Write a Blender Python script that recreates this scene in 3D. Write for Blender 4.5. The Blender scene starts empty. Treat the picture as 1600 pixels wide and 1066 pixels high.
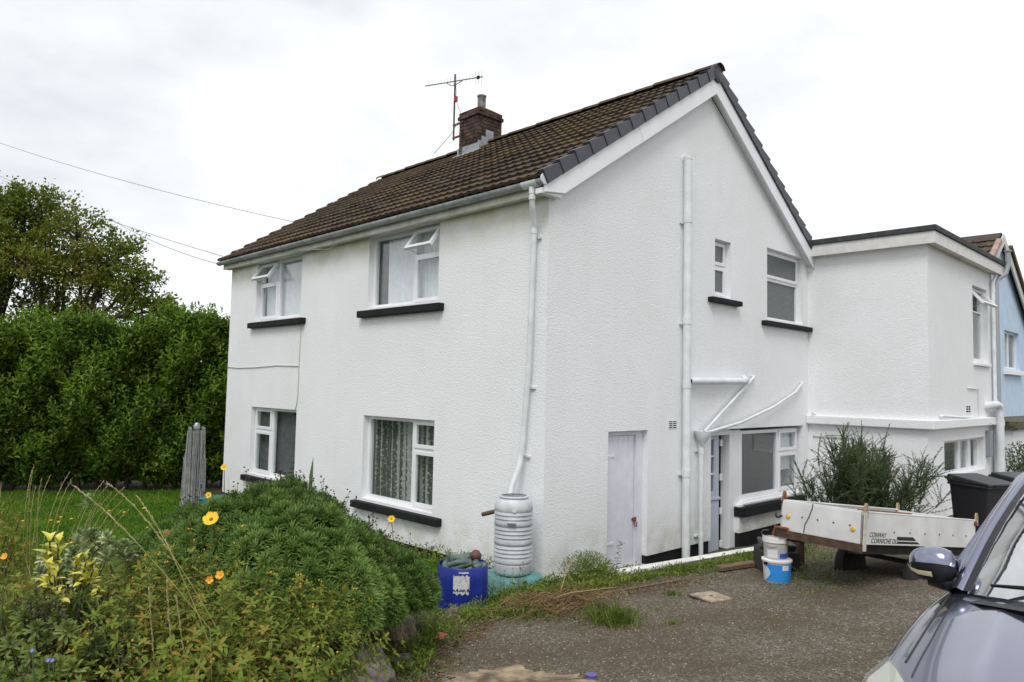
import bpy, bmesh, math, random
import numpy as np
from mathutils import Vector, Matrix
R_ = math.radians
random.seed(7)
rng = np.random.default_rng(7)
S = bpy.context.scene
COL = S.collection
# ------------------------------------------------------------------ camera
CP, PITCH, ROLL, YAW = Vector((5.7531, -6.1569, 2.1038)), .0628, .0211, .7987
fw = Vector((-math.sin(YAW)*math.cos(PITCH), math.cos(YAW)*math.cos(PITCH), math.sin(PITCH)))
r0 = Vector((math.cos(YAW), math.sin(YAW), 0)); u0 = r0.cross(fw)
rr = r0*math.cos(ROLL)+u0*math.sin(ROLL); uu = -r0*math.sin(ROLL)+u0*math.cos(ROLL)
cam = bpy.data.cameras.new('camera'); co = bpy.data.objects.new('camera', cam); COL.objects.link(co)
m = Matrix((rr, uu, -fw)).transposed().to_4x4(); m.translation = CP; co.matrix_world = m
cam.sensor_width = 36; cam.lens = 1142.06/1600*36; cam.clip_start = .05; cam.clip_end = 3000
S.camera = co
# ------------------------------------------------------------------ sky, sun, exposure
SUN_EL, SUN_AZ = R_(52), R_(146)      # azimuth clockwise from +Y
w = bpy.data.worlds.new('World'); S.world = w; w.use_nodes = True
nt = w.node_tree; bg = nt.nodes['Background']; bg.inputs[1].default_value = .1
sky = nt.nodes.new('ShaderNodeTexSky'); sky.sky_type = 'NISHITA'; sky.sun_disc = False
sky.sun_elevation = SUN_EL; sky.sun_rotation = SUN_AZ
tc = nt.nodes.new('ShaderNodeTexCoord'); mp = nt.nodes.new('ShaderNodeMapping'); mp.inputs['Scale'].default_value = (1, 1, 2.2)
nz = nt.nodes.new('ShaderNodeTexNoise'); nz.inputs['Scale'].default_value = 1.7; nz.inputs['Detail'].default_value = 6; nz.inputs['Roughness'].default_value = .55
cr = nt.nodes.new('ShaderNodeValToRGB'); cr.color_ramp.elements[0].position = .40; cr.color_ramp.elements[1].position = .66
cr.color_ramp.elements[0].color = (7.2, 7.4, 7.75, 1); cr.color_ramp.elements[1].color = (11.0, 11.1, 11.2, 1)
mx = nt.nodes.new('ShaderNodeMix'); mx.data_type = 'RGBA'; mx.inputs[0].default_value = .95
nt.links.new(tc.outputs['Generated'], mp.inputs[0]); nt.links.new(mp.outputs[0], nz.inputs['Vector']); nt.links.new(nz.outputs['Fac'], cr.inputs[0])
nt.links.new(sky.outputs[0], mx.inputs['A']); nt.links.new(cr.outputs[0], mx.inputs['B']); nt.links.new(mx.outputs['Result'], bg.inputs[0])
sl = bpy.data.lights.new('sun', 'SUN'); sl.energy = 1.5; sl.angle = R_(24); sl.color = (1, .975, .94)
so = bpy.data.objects.new('sun', sl); COL.objects.link(so)
sd = Vector((math.sin(SUN_AZ)*math.cos(SUN_EL), math.cos(SUN_AZ)*math.cos(SUN_EL), math.sin(SUN_EL)))
so.rotation_euler = sd.to_track_quat('Z', 'Y').to_euler(); so.location = (0, 0, 30)
S.view_settings.view_transform = 'Standard'; S.view_settings.look = 'None'; S.view_settings.gamma = 1; S.view_settings.exposure = 0.22
S.render.engine = 'CYCLES'; S.cycles.max_bounces = 6; S.cycles.transparent_max_bounces = 12

# ------------------------------------------------------------------ helpers
def sst(x, a, b):
    t = min(1, max(0, (x-a)/(b-a))); return t*t*(3-2*t)
def V(*a): return Vector(a)
class MB:
    def __init__(s): s.v = []; s.f = []
    def add(s, vs, fs):
        n = len(s.v); s.v += [tuple(p) for p in vs]; s.f += [tuple(i+n for i in q) for q in fs]; return s
    def hexa(s, p): return s.add(p, [(3,2,1,0),(4,5,6,7),(0,1,5,4),(1,2,6,5),(2,3,7,6),(3,0,4,7)])
    def box(s, lo, hi):
        (a,b,c),(d,e,f) = lo,hi
        return s.hexa([(a,b,c),(d,b,c),(d,e,c),(a,e,c),(a,b,f),(d,b,f),(d,e,f),(a,e,f)])
    def obox(s, o, ex, ey, ez):
        o,ex,ey,ez = map(Vector,(o,ex,ey,ez))
        return s.hexa([o,o+ex,o+ex+ey,o+ey,o+ez,o+ex+ez,o+ex+ey+ez,o+ey+ez])
    def tube(s, path, rad, n=8, cap=True):
        path=[Vector(p) for p in path]; k=len(path)
        rad = rad if hasattr(rad,'__len__') else [rad]*k
        up=None; vs=[]
        for i,p in enumerate(path):
            t=(path[min(i+1,k-1)]-path[max(i-1,0)])
            if t.length<1e-9: t=V(0,0,1)
            t.normalize()
            if up is None: up = V(0,0,1) if abs(t.z)<.9 else V(1,0,0)
            a=t.cross(up)
            if a.length<1e-5: a=t.orthogonal()
            a.normalize(); up=a.cross(t)
            for j in range(n):
                g=2*math.pi*j/n; vs.append(p+(a*math.cos(g)+up*math.sin(g))*rad[i])
        fs=[(i*n+j,i*n+(j+1)%n,(i+1)*n+(j+1)%n,(i+1)*n+j) for i in range(k-1) for j in range(n)]
        if cap: fs+= [tuple(range(n))[::-1], tuple((k-1)*n+j for j in range(n))]
        return s.add(vs,fs)
    def lathe(s, prof, o=(0,0,0), n=24, axis=None, open_top=False, open_bot=False):
        o=Vector(o); ez=Vector(axis).normalized() if axis else V(0,0,1)
        ex=ez.orthogonal().normalized() if axis else V(1,0,0); ey=ez.cross(ex)
        vs=[]
        for (r,z) in prof:
            for j in range(n):
                g=2*math.pi*j/n; vs.append(o+ez*z+(ex*math.cos(g)+ey*math.sin(g))*r)
        k=len(prof)
        fs=[(i*n+j,i*n+(j+1)%n,(i+1)*n+(j+1)%n,(i+1)*n+j) for i in range(k-1) for j in range(n)]
        if not open_bot: fs.append(tuple(range(n))[::-1])
        if not open_top: fs.append(tuple((k-1)*n+j for j in range(n)))
        return s.add(vs,fs)
    def prism(s, poly, ext):
        poly=[Vector(p) for p in poly]; e=Vector(ext); n=len(poly)
        return s.add(poly+[p+e for p in poly],[tuple(range(n))[::-1],tuple(range(n,2*n))]+[(i,(i+1)%n,n+(i+1)%n,n+i) for i in range(n)])
    def mesh(s, name):
        me=bpy.data.meshes.new(name); me.from_pydata(s.v,[],s.f); me.update(); return me
    def build(s, name, mat, parent=None, smooth=False, bevel=0, recalc=True):
        me=s.mesh(name)
        if recalc:
            b=bmesh.new(); b.from_mesh(me); bmesh.ops.recalc_face_normals(b,faces=b.faces); b.to_mesh(me); b.free()
        return put(name, me, mat, parent, smooth, bevel)
def put(name, me, mat=None, parent=None, smooth=False, bevel=0):
    if mat is not None and not len(me.materials): me.materials.append(mat)
    if smooth:
        me.shade_smooth()
        if smooth is not True: me.set_sharp_from_angle(angle=smooth)
    o=bpy.data.objects.new(name,me); COL.objects.link(o)
    if parent is not None: o.parent=parent
    if bevel:
        b=o.modifiers.new('Bevel','BEVEL'); b.width=bevel; b.segments=2; b.limit_method='ANGLE'
    return o
def tag(o, label, cat=None, group=None, kind=None):
    o['label']=label
    if cat: o['category']=cat
    if group: o['group']=group
    if kind: o['kind']=kind
    return o
def thing(name, label, cat, loc=(0,0,0), group=None):
    o=bpy.data.objects.new(name,None); COL.objects.link(o); o.location=loc; o.empty_display_size=.2
    return tag(o,label,cat,group)
def fastmesh(name, verts, quads=None, tris=None):
    me=bpy.data.meshes.new(name); verts=np.asarray(verts,np.float32).reshape(-1,3)
    me.vertices.add(len(verts)); me.vertices.foreach_set('co',verts.ravel())
    idx=[];st=[];c=0
    for arr,k in ((tris,3),(quads,4)):
        if arr is None or len(arr)==0: continue
        a=np.asarray(arr,np.int32).reshape(-1,k); idx.append(a.ravel()); st.append(c+np.arange(len(a))*k); c+=a.size
    idx=np.concatenate(idx); st=np.concatenate(st)
    me.loops.add(len(idx)); me.loops.foreach_set('vertex_index',idx)
    me.polygons.add(len(st)); me.polygons.foreach_set('loop_start',st.astype(np.int32))
    me.update(calc_edges=True); me.validate(); return me
def nrm(a): return a/np.maximum(np.linalg.norm(a,axis=-1,keepdims=True),1e-9)
def leaf_arrays(P, D, N, L, W, fold=.25, mid=.5, curl=0.):
    """N leaves: 6 vertices (base, two lower, two upper sides, tip), folded along the midrib."""
    P=np.asarray(P,float); D=nrm(np.asarray(D,float)); n=len(P)
    X=nrm(np.cross(D,np.asarray(N,float)+1e-4)); Nn=np.cross(X,D)
    L=np.broadcast_to(np.asarray(L,float).reshape(-1,1),(n,1)); W=np.broadcast_to(np.asarray(W,float).reshape(-1,1),(n,1))
    h=W*fold
    vs=np.stack([P, P+D*L*mid*.6+X*W*.42+Nn*h, P+D*L*mid*.6-X*W*.42+Nn*h,
                 P+D*L*(mid+.22)+X*W*.4+Nn*(h-curl*L*.35), P+D*L*(mid+.22)-X*W*.4+Nn*(h-curl*L*.35), P+D*L-Nn*curl*L*.8, P+D*L*mid-Nn*curl*L*.15],1)
    b=np.arange(n)[:,None]*7
    tris=np.concatenate([b+np.array(t) for t in ((0,6,1),(0,2,6),(1,6,3),(2,4,6),(3,6,5),(4,5,6))],0)
    return vs.reshape(-1,3), tris
def merge(parts):
    vs=[];ts=[];c=0
    for v,t in parts: vs.append(v); ts.append(t+c); c+=len(v)
    return np.concatenate(vs), np.concatenate(ts)
def tube_arrays(paths, r0, r1, n=4):
    parts=[]
    for p in paths:
        mb=MB(); k=len(p); mb.tube(p,[r0+(r1-r0)*i/(k-1) for i in range(k)],n,cap=False)
        q=np.array(mb.f); parts.append((np.array(mb.v,float), np.concatenate([q[:,[0,1,2]],q[:,[0,2,3]]])))
    return merge(parts)
# ------------------------------------------------------------------ materials
MATS={}
def mat(name, col, rough=.6, metal=0, var=0., vscale=8, col2=None, bump=0, bscale=40, coords='pos', rnd=0, spec=.5, coat=0, bdist=.01, detail=5, voro=False):
    if name in MATS: return MATS[name]
    M=bpy.data.materials.new(name); M.use_nodes=True; t=M.node_tree; b=t.nodes['Principled BSDF']
    c=(*col,1); b.inputs['Base Color'].default_value=c; b.inputs['Roughness'].default_value=rough; b.inputs['Metallic'].default_value=metal
    b.inputs['Specular IOR Level'].default_value=spec; b.inputs['Coat Weight'].default_value=coat; b.inputs['Coat Roughness'].default_value=.03
    if coords=='pos': g=t.nodes.new('ShaderNodeNewGeometry'); vec=g.outputs['Position']
    else: g=t.nodes.new('ShaderNodeTexCoord'); vec=g.outputs['Object']
    out=None
    if var or col2:
        n=t.nodes.new('ShaderNodeTexNoise'); n.inputs['Scale'].default_value=vscale; n.inputs['Detail'].default_value=detail; n.inputs['Roughness'].default_value=.6
        t.links.new(vec,n.inputs['Vector'])
        r=t.nodes.new('ShaderNodeValToRGB'); r.color_ramp.elements[0].position=.35; r.color_ramp.elements[1].position=.68
        r.color_ramp.elements[0].color=tuple(x*(1-var) for x in col)+(1,); c2=col2 or tuple(min(1,x*(1+var)) for x in col); r.color_ramp.elements[1].color=(*c2,1)
        t.links.new(n.outputs['Fac'],r.inputs[0]); out=r.outputs[0]
    if rnd:
        oi=t.nodes.new('ShaderNodeObjectInfo'); mr=t.nodes.new('ShaderNodeMapRange'); mr.inputs[3].default_value=1-rnd; mr.inputs[4].default_value=1+rnd
        t.links.new(oi.outputs['Random'],mr.inputs[0])
        mm=t.nodes.new('ShaderNodeMix'); mm.data_type='RGBA'; mm.blend_type='MULTIPLY'; mm.inputs[0].default_value=1
        if out: t.links.new(out,mm.inputs['A'])
        else: mm.inputs['A'].default_value=c
        t.links.new(mr.outputs[0],mm.inputs['B']); out=mm.outputs['Result']
    if out: t.links.new(out,b.inputs['Base Color'])
    if bump:
        n2=t.nodes.new('ShaderNodeTexVoronoi' if voro else 'ShaderNodeTexNoise'); n2.inputs['Scale'].default_value=bscale
        if not voro: n2.inputs['Detail'].default_value=4
        t.links.new(vec,n2.inputs['Vector']); bp=t.nodes.new('ShaderNodeBump'); bp.inputs['Strength'].default_value=bump; bp.inputs['Distance'].default_value=bdist
        t.links.new(n2.outputs[0],bp.inputs['Height']); t.links.new(bp.outputs[0],b.inputs['Normal'])
    MATS[name]=M; return M
def leafmat(name, cols, rough=.55, trans=.25, spec=.16, pscale=1.5, pamt=.35, objrnd=0):
    """leaf colour: random per leaf among cols, nudged by a broad noise of growth"""
    M=bpy.data.materials.new(name); M.use_nodes=True; t=M.node_tree; b=t.nodes['Principled BSDF']; out=t.nodes['Material Output']
    g=t.nodes.new('ShaderNodeNewGeometry'); r=t.nodes.new('ShaderNodeValToRGB'); r.color_ramp.interpolation='LINEAR'
    e=r.color_ramp.elements
    while len(e)<len(cols): e.new(.5)
    for i,cc in enumerate(cols): e[i].position=i/(len(cols)-1); e[i].color=(*cc,1)
    n=t.nodes.new('ShaderNodeTexNoise'); n.inputs['Scale'].default_value=pscale; n.inputs['Detail'].default_value=3
    t.links.new(g.outputs['Position'],n.inputs['Vector'])
    mr=t.nodes.new('ShaderNodeMapRange'); mr.inputs[1].default_value=.3; mr.inputs[2].default_value=.7; mr.inputs[3].default_value=-pamt; mr.inputs[4].default_value=pamt
    t.links.new(n.outputs['Fac'],mr.inputs[0]); ad=t.nodes.new('ShaderNodeMath'); ad.operation='ADD'; ad.use_clamp=True
    src=g.outputs['Random Per Island']
    if objrnd: 
        oi=t.nodes.new('ShaderNodeObjectInfo'); m2=t.nodes.new('ShaderNodeMath'); m2.operation='MULTIPLY_ADD'; m2.inputs[1].default_value=objrnd
        m3=t.nodes.new('ShaderNodeMath'); m3.operation='MULTIPLY'; m3.inputs[1].default_value=1-objrnd
        t.links.new(src,m3.inputs[0]); t.links.new(oi.outputs['Random'],m2.inputs[0]); t.links.new(m3.outputs[0],m2.inputs[2]); src=m2.outputs[0]
    t.links.new(src,ad.inputs[0]); t.links.new(mr.outputs[0],ad.inputs[1]); t.links.new(ad.outputs[0],r.inputs[0])
    t.links.new(r.outputs[0],b.inputs['Base Color']); b.inputs['Roughness'].default_value=rough; b.inputs['Specular IOR Level'].default_value=spec
    tr=t.nodes.new('ShaderNodeBsdfTranslucent'); t.links.new(r.outputs[0],tr.inputs[0]); mxs=t.nodes.new('ShaderNodeMixShader'); mxs.inputs[0].default_value=trans
    t.links.new(b.outputs[0],mxs.inputs[1]); t.links.new(tr.outputs[0],mxs.inputs[2]); t.links.new(mxs.outputs[0],out.inputs[0])
    return M
def glassmat(name, f0=.06, tint=(.95,.97,.97), rough=0.0):
    """thin pane: clear, with a Schlick reflection that is the same from either side"""
    M=bpy.data.materials.new(name); M.use_nodes=True; t=M.node_tree; t.nodes.remove(t.nodes['Principled BSDF']); out=t.nodes['Material Output']
    lw=t.nodes.new('ShaderNodeLayerWeight'); lw.inputs[0].default_value=.5; pw=t.nodes.new('ShaderNodeMath'); pw.operation='POWER'; pw.inputs[1].default_value=4.5
    mr=t.nodes.new('ShaderNodeMapRange'); mr.inputs[3].default_value=f0; mr.inputs[4].default_value=1; t.links.new(lw.outputs['Facing'],pw.inputs[0]); t.links.new(pw.outputs[0],mr.inputs[0])
    tp=t.nodes.new('ShaderNodeBsdfTransparent'); tp.inputs[0].default_value=(*tint,1)
    gl=t.nodes.new('ShaderNodeBsdfGlossy'); gl.inputs['Roughness'].default_value=rough; ms=t.nodes.new('ShaderNodeMixShader')
    t.links.new(mr.outputs[0],ms.inputs[0]); t.links.new(tp.outputs[0],ms.inputs[1]); t.links.new(gl.outputs[0],ms.inputs[2]); t.links.new(ms.outputs[0],out.inputs[0]); return M

def rendermat():
    M=bpy.data.materials.new('white roughcast'); M.use_nodes=True; t=M.node_tree; b=t.nodes['Principled BSDF']; b.inputs['Roughness'].default_value=.85; b.inputs['Specular IOR Level'].default_value=.2
    g=t.nodes.new('ShaderNodeNewGeometry'); L=t.links.new
    def noise(sc,det,vec=None,stretch=None):
        n=t.nodes.new('ShaderNodeTexNoise'); n.inputs['Scale'].default_value=sc; n.inputs['Detail'].default_value=det; n.inputs['Roughness'].default_value=.6
        if stretch:
            mp=t.nodes.new('ShaderNodeMapping'); mp.inputs['Scale'].default_value=stretch; L(g.outputs['Position'],mp.inputs[0]); L(mp.outputs[0],n.inputs['Vector'])
        else: L(g.outputs['Position'],n.inputs['Vector'])
        return n.outputs['Fac']
    def mr(x,a,bb,c,d):
        n=t.nodes.new('ShaderNodeMapRange'); n.inputs[1].default_value=a;n.inputs[2].default_value=bb;n.inputs[3].default_value=c;n.inputs[4].default_value=d; L(x,n.inputs[0]); return n.outputs[0]
    def mix(fac,a,bcol):
        n=t.nodes.new('ShaderNodeMix'); n.data_type='RGBA'; L(fac,n.inputs[0])
        for s,x in (('A',a),('B',bcol)):
            if isinstance(x,tuple): n.inputs[s].default_value=(*x,1)
            else: L(x,n.inputs[s])
        return n.outputs['Result']
    def mul(a,bv):
        n=t.nodes.new('ShaderNodeMath'); n.operation='MULTIPLY'; L(a,n.inputs[0]); L(bv,n.inputs[1]); return n.outputs[0]
    c=mix(mr(noise(.9,5),.35,.7,0,1),(.85,.86,.875),(.80,.805,.81))
    # dirt streaks running down
    c=mix(mr(noise(1,5,stretch=(5,5,.35)),.56,.8,0,.14),c,(.64,.635,.61))
    sep=t.nodes.new('ShaderNodeSeparateXYZ'); L(g.outputs['Position'],sep.inputs[0])
    # splashed soil near the ground and algae bloom plus painted contact shade under the eaves, broken up by noise
    c=mix(mul(mr(sep.outputs['Z'],-.15,.5,.8,0),mr(noise(4,5),.4,.65,0,1)),c,(.5,.47,.38))
    c=mix(mul(mul(mr(sep.outputs['Z'],3.85,4.35,0,.85),mr(sep.outputs['Y'],.0,.12,1,0)),mr(noise(2.2,5),.38,.62,.25,1)),c,(.52,.51,.30))
    c=mix(mr(noise(75,2),.28,.5,.26,0),c,(.45,.45,.45))
    L(c,b.inputs['Base Color'])
    v=t.nodes.new('ShaderNodeTexVoronoi'); v.inputs['Scale'].default_value=62; v.feature='SMOOTH_F1'; L(g.outputs['Position'],v.inputs['Vector'])
    hh=t.nodes.new('ShaderNodeMath'); hh.operation='ADD'; L(noise(46,3),hh.inputs[0]); L(mr(v.outputs['Distance'],0,1,.6,0),hh.inputs[1])
    bp=t.nodes.new('ShaderNodeBump'); bp.inputs['Strength'].default_value=.5; bp.inputs['Distance'].default_value=.013; L(hh.outputs[0],bp.inputs['Height']); L(bp.outputs[0],b.inputs['Normal'])
    return M
ROUGH=rendermat()
UPVC=mat('white window plastic',(.8,.81,.83),.35,var=.04,vscale=3)
PIPE=mat('painted pipe',(.70,.725,.74),.5,var=.1,vscale=5)
PIPEG=mat('weathered grey gutter',(.36,.38,.385),.55,var=.28,vscale=6)
BLACK=mat('black paint',(.014,.014,.016),.75,spec=.25,var=.3,vscale=6)
SLATE=mat('dark grey verge plastic',(.052,.056,.07),.5,var=.12,vscale=7)
BARGE=mat('white barge board',(.82,.83,.85),.4,var=.04,vscale=2)
FASC=mat('weathered cream fascia',(.66,.65,.58),.6,var=.2,vscale=4)
FELT=mat('dark roofing felt',(.045,.048,.052),.8,var=.3,vscale=10)
GLASS=glassmat('window glass',.07)
FROST=mat('obscured glass',(.12,.13,.135),.25,var=.15,vscale=20,bump=.2,bscale=120)
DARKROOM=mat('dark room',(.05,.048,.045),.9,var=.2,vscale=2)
NET=mat('white net curtain',(.86,.87,.9),.9,var=.06,vscale=12)
DRAPE=mat('grey drape',(.17,.175,.18),.9,var=.2,vscale=10)
DOORW=mat('white painted door',(.72,.72,.79),.5,var=.06,vscale=6,bump=.25,bscale=25,bdist=.004)
DOORG=mat('pale grey plastic door',(.52,.56,.66),.4,var=.05,vscale=3)
RUST=mat('rusty steel',(.23,.075,.025),.85,var=.5,vscale=30,col2=(.33,.15,.06))
STEEL=mat('galvanised steel',(.35,.36,.37),.45,metal=.7,var=.2,vscale=20)
RUBBER=mat('rubber',(.02,.02,.02),.8)
CONC=mat('pale concrete',(.42,.40,.36),.9,var=.25,vscale=9,bump=.3,bscale=60)
WHITEK=mat('white painted kerb',(.72,.71,.68),.7,var=.2,vscale=9,bump=.3,bscale=40)
WOODM=mat('grey brown old timber',(.16,.11,.07),.85,var=.4,vscale=20,bump=.4,bscale=60)
WIRE=mat('grey cable',(.12,.12,.125),.6)
def lacemat():
    M=mat('lace curtain',(.42,.45,.40),.9,var=.3,vscale=26); M=M; t=M.node_tree; out=t.nodes['Material Output']; b=t.nodes['Principled BSDF']
    g=t.nodes.new('ShaderNodeNewGeometry'); v=t.nodes.new('ShaderNodeTexVoronoi'); v.inputs['Scale'].default_value=24; t.links.new(g.outputs['Position'],v.inputs['Vector'])
    w=t.nodes.new('ShaderNodeTexWave'); w.bands_direction='X'; w.inputs['Scale'].default_value=2.2; w.inputs['Distortion'].default_value=.6; t.links.new(g.outputs['Position'],w.inputs['Vector'])
    mu=t.nodes.new('ShaderNodeMath'); mu.operation='MULTIPLY'; t.links.new(v.outputs['Distance'],mu.inputs[0]); t.links.new(w.outputs['Fac'],mu.inputs[1])
    r=t.nodes.new('ShaderNodeMapRange'); r.inputs[1].default_value=.12; r.inputs[2].default_value=.3; r.inputs[3].default_value=0; r.inputs[4].default_value=.75; t.links.new(mu.outputs[0],r.inputs[0])
    tp=t.nodes.new('ShaderNodeBsdfTransparent'); ms=t.nodes.new('ShaderNodeMixShader'); t.links.new(r.outputs[0],ms.inputs[0]); t.links.new(b.outputs[0],ms.inputs[1]); t.links.new(tp.outputs[0],ms.inputs[2]); t.links.new(ms.outputs[0],out.inputs[0]); return M
LACE=lacemat()
def tilemat(name, base, moss, dark):
    M=bpy.data.materials.new(name); M.use_nodes=True; t=M.node_tree; b=t.nodes['Principled BSDF']; L=t.links.new; b.inputs['Roughness'].default_value=.9; b.inputs['Specular IOR Level'].default_value=.25
    g=t.nodes.new('ShaderNodeNewGeometry'); n=t.nodes.new('ShaderNodeTexNoise'); n.inputs['Scale'].default_value=7; n.inputs['Detail'].default_value=7; n.inputs['Roughness'].default_value=.7; L(g.outputs['Position'],n.inputs['Vector'])
    n2=t.nodes.new('ShaderNodeTexNoise'); n2.inputs['Scale'].default_value=.8; n2.inputs['Detail'].default_value=4; L(g.outputs['Position'],n2.inputs['Vector'])
    r=t.nodes.new('ShaderNodeValToRGB'); e=r.color_ramp.elements; e[0].position=.36; e[0].color=(*dark,1); e[1].position=.56; e[1].color=(*base,1); x=e.new(.7); x.color=(*moss,1)
    ad=t.nodes.new('ShaderNodeMath'); ad.operation='MULTIPLY_ADD'; ad.inputs[1].default_value=.55; L(n2.outputs['Fac'],ad.inputs[0])
    sc=t.nodes.new('ShaderNodeMath'); sc.operation='MULTIPLY_ADD'; sc.inputs[1].default_value=.72; sc.inputs[2].default_value=-.14; L(n.outputs['Fac'],sc.inputs[0]); L(sc.outputs[0],ad.inputs[2])
    oi=t.nodes.new('ShaderNodeObjectInfo'); a2=t.nodes.new('ShaderNodeMath'); a2.operation='MULTIPLY_ADD'; a2.inputs[1].default_value=.12; L(oi.outputs['Random'],a2.inputs[0]); L(ad.outputs[0],a2.inputs[2])
    L(a2.outputs[0],r.inputs[0]); L(r.outputs[0],b.inputs['Base Color'])
    bp=t.nodes.new('ShaderNodeBump'); bp.inputs['Strength'].default_value=.6; bp.inputs['Distance'].default_value=.012; L(n.outputs['Fac'],bp.inputs['Height']); L(bp.outputs[0],b.inputs['Normal']); return M
TILE=tilemat('mossy brown concrete tile',(.085,.06,.042),(.115,.082,.036),(.034,.026,.022))
TILE2=tilemat('brown tile of neighbour',(.105,.075,.048),(.15,.12,.055),(.045,.034,.025))
BRICKM=mat('dark sooty brick',(.045,.033,.026),.9,var=.5,vscale=9,col2=(.115,.062,.042),rnd=.4,bump=.5,bscale=50)
LEAD=mat('lead flashing',(.3,.32,.36),.55,var=.25,vscale=8)

# ------------------------------------------------------------------ ground
def bed_s(x,y): return max((x-.55)*-.8+(y+1.85)*-.6,(x-1.7)*-.62+(y+3.4)*-.78)
def hground(x,y):
    hd=.02+.078*min(max(x,-.3),9)*(1-.72*sst(y,1.5,5.5))-.15*(1-sst(x,.1,1.0))
    s=bed_s(x,y)
    bed=sst(s,.02,.25)*sst(-y,1.7,2.5)
    hb=-.25+.62*sst(x,-3.2,.2)
    low=-.25+.16*sst(x,-3.5,-.6)             # strip by the eaves wall
    base=hd if x>-.3 else low+ (hd-low)*sst(x,-1.2,-.3)
    h=base*(1-bed)+hb*bed
    if x<-3.2: h=-.25+ (h+.25)*sst(x,-6,-3.2)
    if y>.7 and -.5<x<.66+.18*(y-.8)/2.6 and y<7: h=-.34
    if s>0: h+=.03*math.sin(x*3.1+y*2.3)*bed
    return h
def grid_sheet(x0,x1,y0,y1,d,off,keep=None):
    xs=np.arange(x0,x1+1e-6,d); ys=np.arange(y0,y1+1e-6,d)
    vs=[(x,y,hground(x,y)+off) for y in ys for x in xs]; nx=len(xs); fs=[]
    for j in range(len(ys)-1):
        for i in range(nx-1):
            if keep and not keep(xs[i]+d/2,ys[j]+d/2): continue
            fs.append((j*nx+i,j*nx+i+1,(j+1)*nx+i+1,(j+1)*nx+i))
    return vs,fs
GSOIL=mat('garden soil and turf',(.06,.045,.025),.95,var=.4,vscale=3,col2=(.055,.075,.02),bump=.6,bscale=30,bdist=.03)
vs,fs=grid_sheet(-16,12,-12,16,.2,0)
mb=MB(); mb.add(vs,fs)
Z=-.27
for lo,hi in (((-700,-700),(-16,700)),((12,-700),(700,700)),((-16,-700),(12,-12)),((-16,16),(12,700))):
    z=Z if lo[0]<0 and hi[0]<=-16 else .0
    mb.add([(lo[0],lo[1],z-.3),(hi[0],lo[1],z-.3),(hi[0],hi[1],z-.3),(lo[0],hi[1],z-.3)],[(0,1,2,3)])
g=mb.build('ground',GSOIL,recalc=False,smooth=True); tag(g,'brown garden soil and turf under the beds and round the house','ground',kind='structure')
def asphaltmat():
    M=bpy.data.materials.new('gritty tarmac'); M.use_nodes=True; t=M.node_tree; b=t.nodes['Principled BSDF']; L=t.links.new; b.inputs['Roughness'].default_value=.9; b.inputs['Specular IOR Level'].default_value=.25
    g=t.nodes.new('ShaderNodeNewGeometry')
    def N(sc,d): 
        n=t.nodes.new('ShaderNodeTexNoise'); n.inputs['Scale'].default_value=sc; n.inputs['Detail'].default_value=d; n.inputs['Roughness'].default_value=.65; L(g.outputs['Position'],n.inputs['Vector']); return n.outputs['Fac']
    v=t.nodes.new('ShaderNodeTexVoronoi'); v.inputs['Scale'].default_value=75; L(g.outputs['Position'],v.inputs['Vector'])
    r=t.nodes.new('ShaderNodeValToRGB'); e=r.color_ramp.elements; e[0].position=.0; e[0].color=(.05,.044,.037,1); e[1].position=1; e[1].color=(.62,.6,.56,1)
    for p,c in ((.45,(.118,.10,.074)),(.8,(.24,.212,.166)),(.93,(.36,.33,.30))): x=e.new(p); x.color=(*c,1)
    L(v.outputs['Color'],r.inputs[0])
    m=t.nodes.new('ShaderNodeMix'); m.data_type='RGBA'; mrr=t.nodes.new('ShaderNodeMapRange'); mrr.inputs[1].default_value=.38; mrr.inputs[2].default_value=.62; mrr.inputs[3].default_value=0; mrr.inputs[4].default_value=.8
    L(N(1.1,7),mrr.inputs[0]); L(mrr.outputs[0],m.inputs[0]); L(r.outputs[0],m.inputs['A']); m.inputs['B'].default_value=(.092,.066,.038,1)
    m3=t.nodes.new('ShaderNodeMix'); m3.data_type='RGBA'; mr3=t.nodes.new('ShaderNodeMapRange'); mr3.inputs[1].default_value=.56; mr3.inputs[2].default_value=.72; mr3.inputs[3].default_value=0; mr3.inputs[4].default_value=.35
    L(N(4.3,5),mr3.inputs[0]); L(mr3.outputs[0],m3.inputs[0]); L(m.outputs['Result'],m3.inputs['A']); m3.inputs['B'].default_value=(.21,.195,.175,1)
    L(m3.outputs['Result'],b.inputs['Base Color'])
    bp=t.nodes.new('ShaderNodeBump'); bp.inputs['Strength'].default_value=.9; bp.inputs['Distance'].default_value=.012; L(v.outputs['Distance'],bp.inputs['Height']); L(bp.outputs[0],b.inputs['Normal']); return M
TARMAC=asphaltmat()
def on_drive(x,y):
    s=bed_s(x,y)
    if s>-.12-.1*math.sin(x*4+y*3): return False
    edge=1.0+.12*(y+1) if y<3.2 else 1.5
    if y>-1.2: return x>edge+.08*math.sin(y*5)
    return x>.75+.08*math.sin(y*6)
vs,fs=grid_sheet(.5,11.9,-11.9,15.9,.1,.006,on_drive)
mb=MB(); mb.add(vs,fs); d=mb.build('driveway',TARMAC,recalc=False,smooth=True); tag(d,'worn grey brown tarmac driveway strewn with pale grit','driveway',kind='structure')
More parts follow.
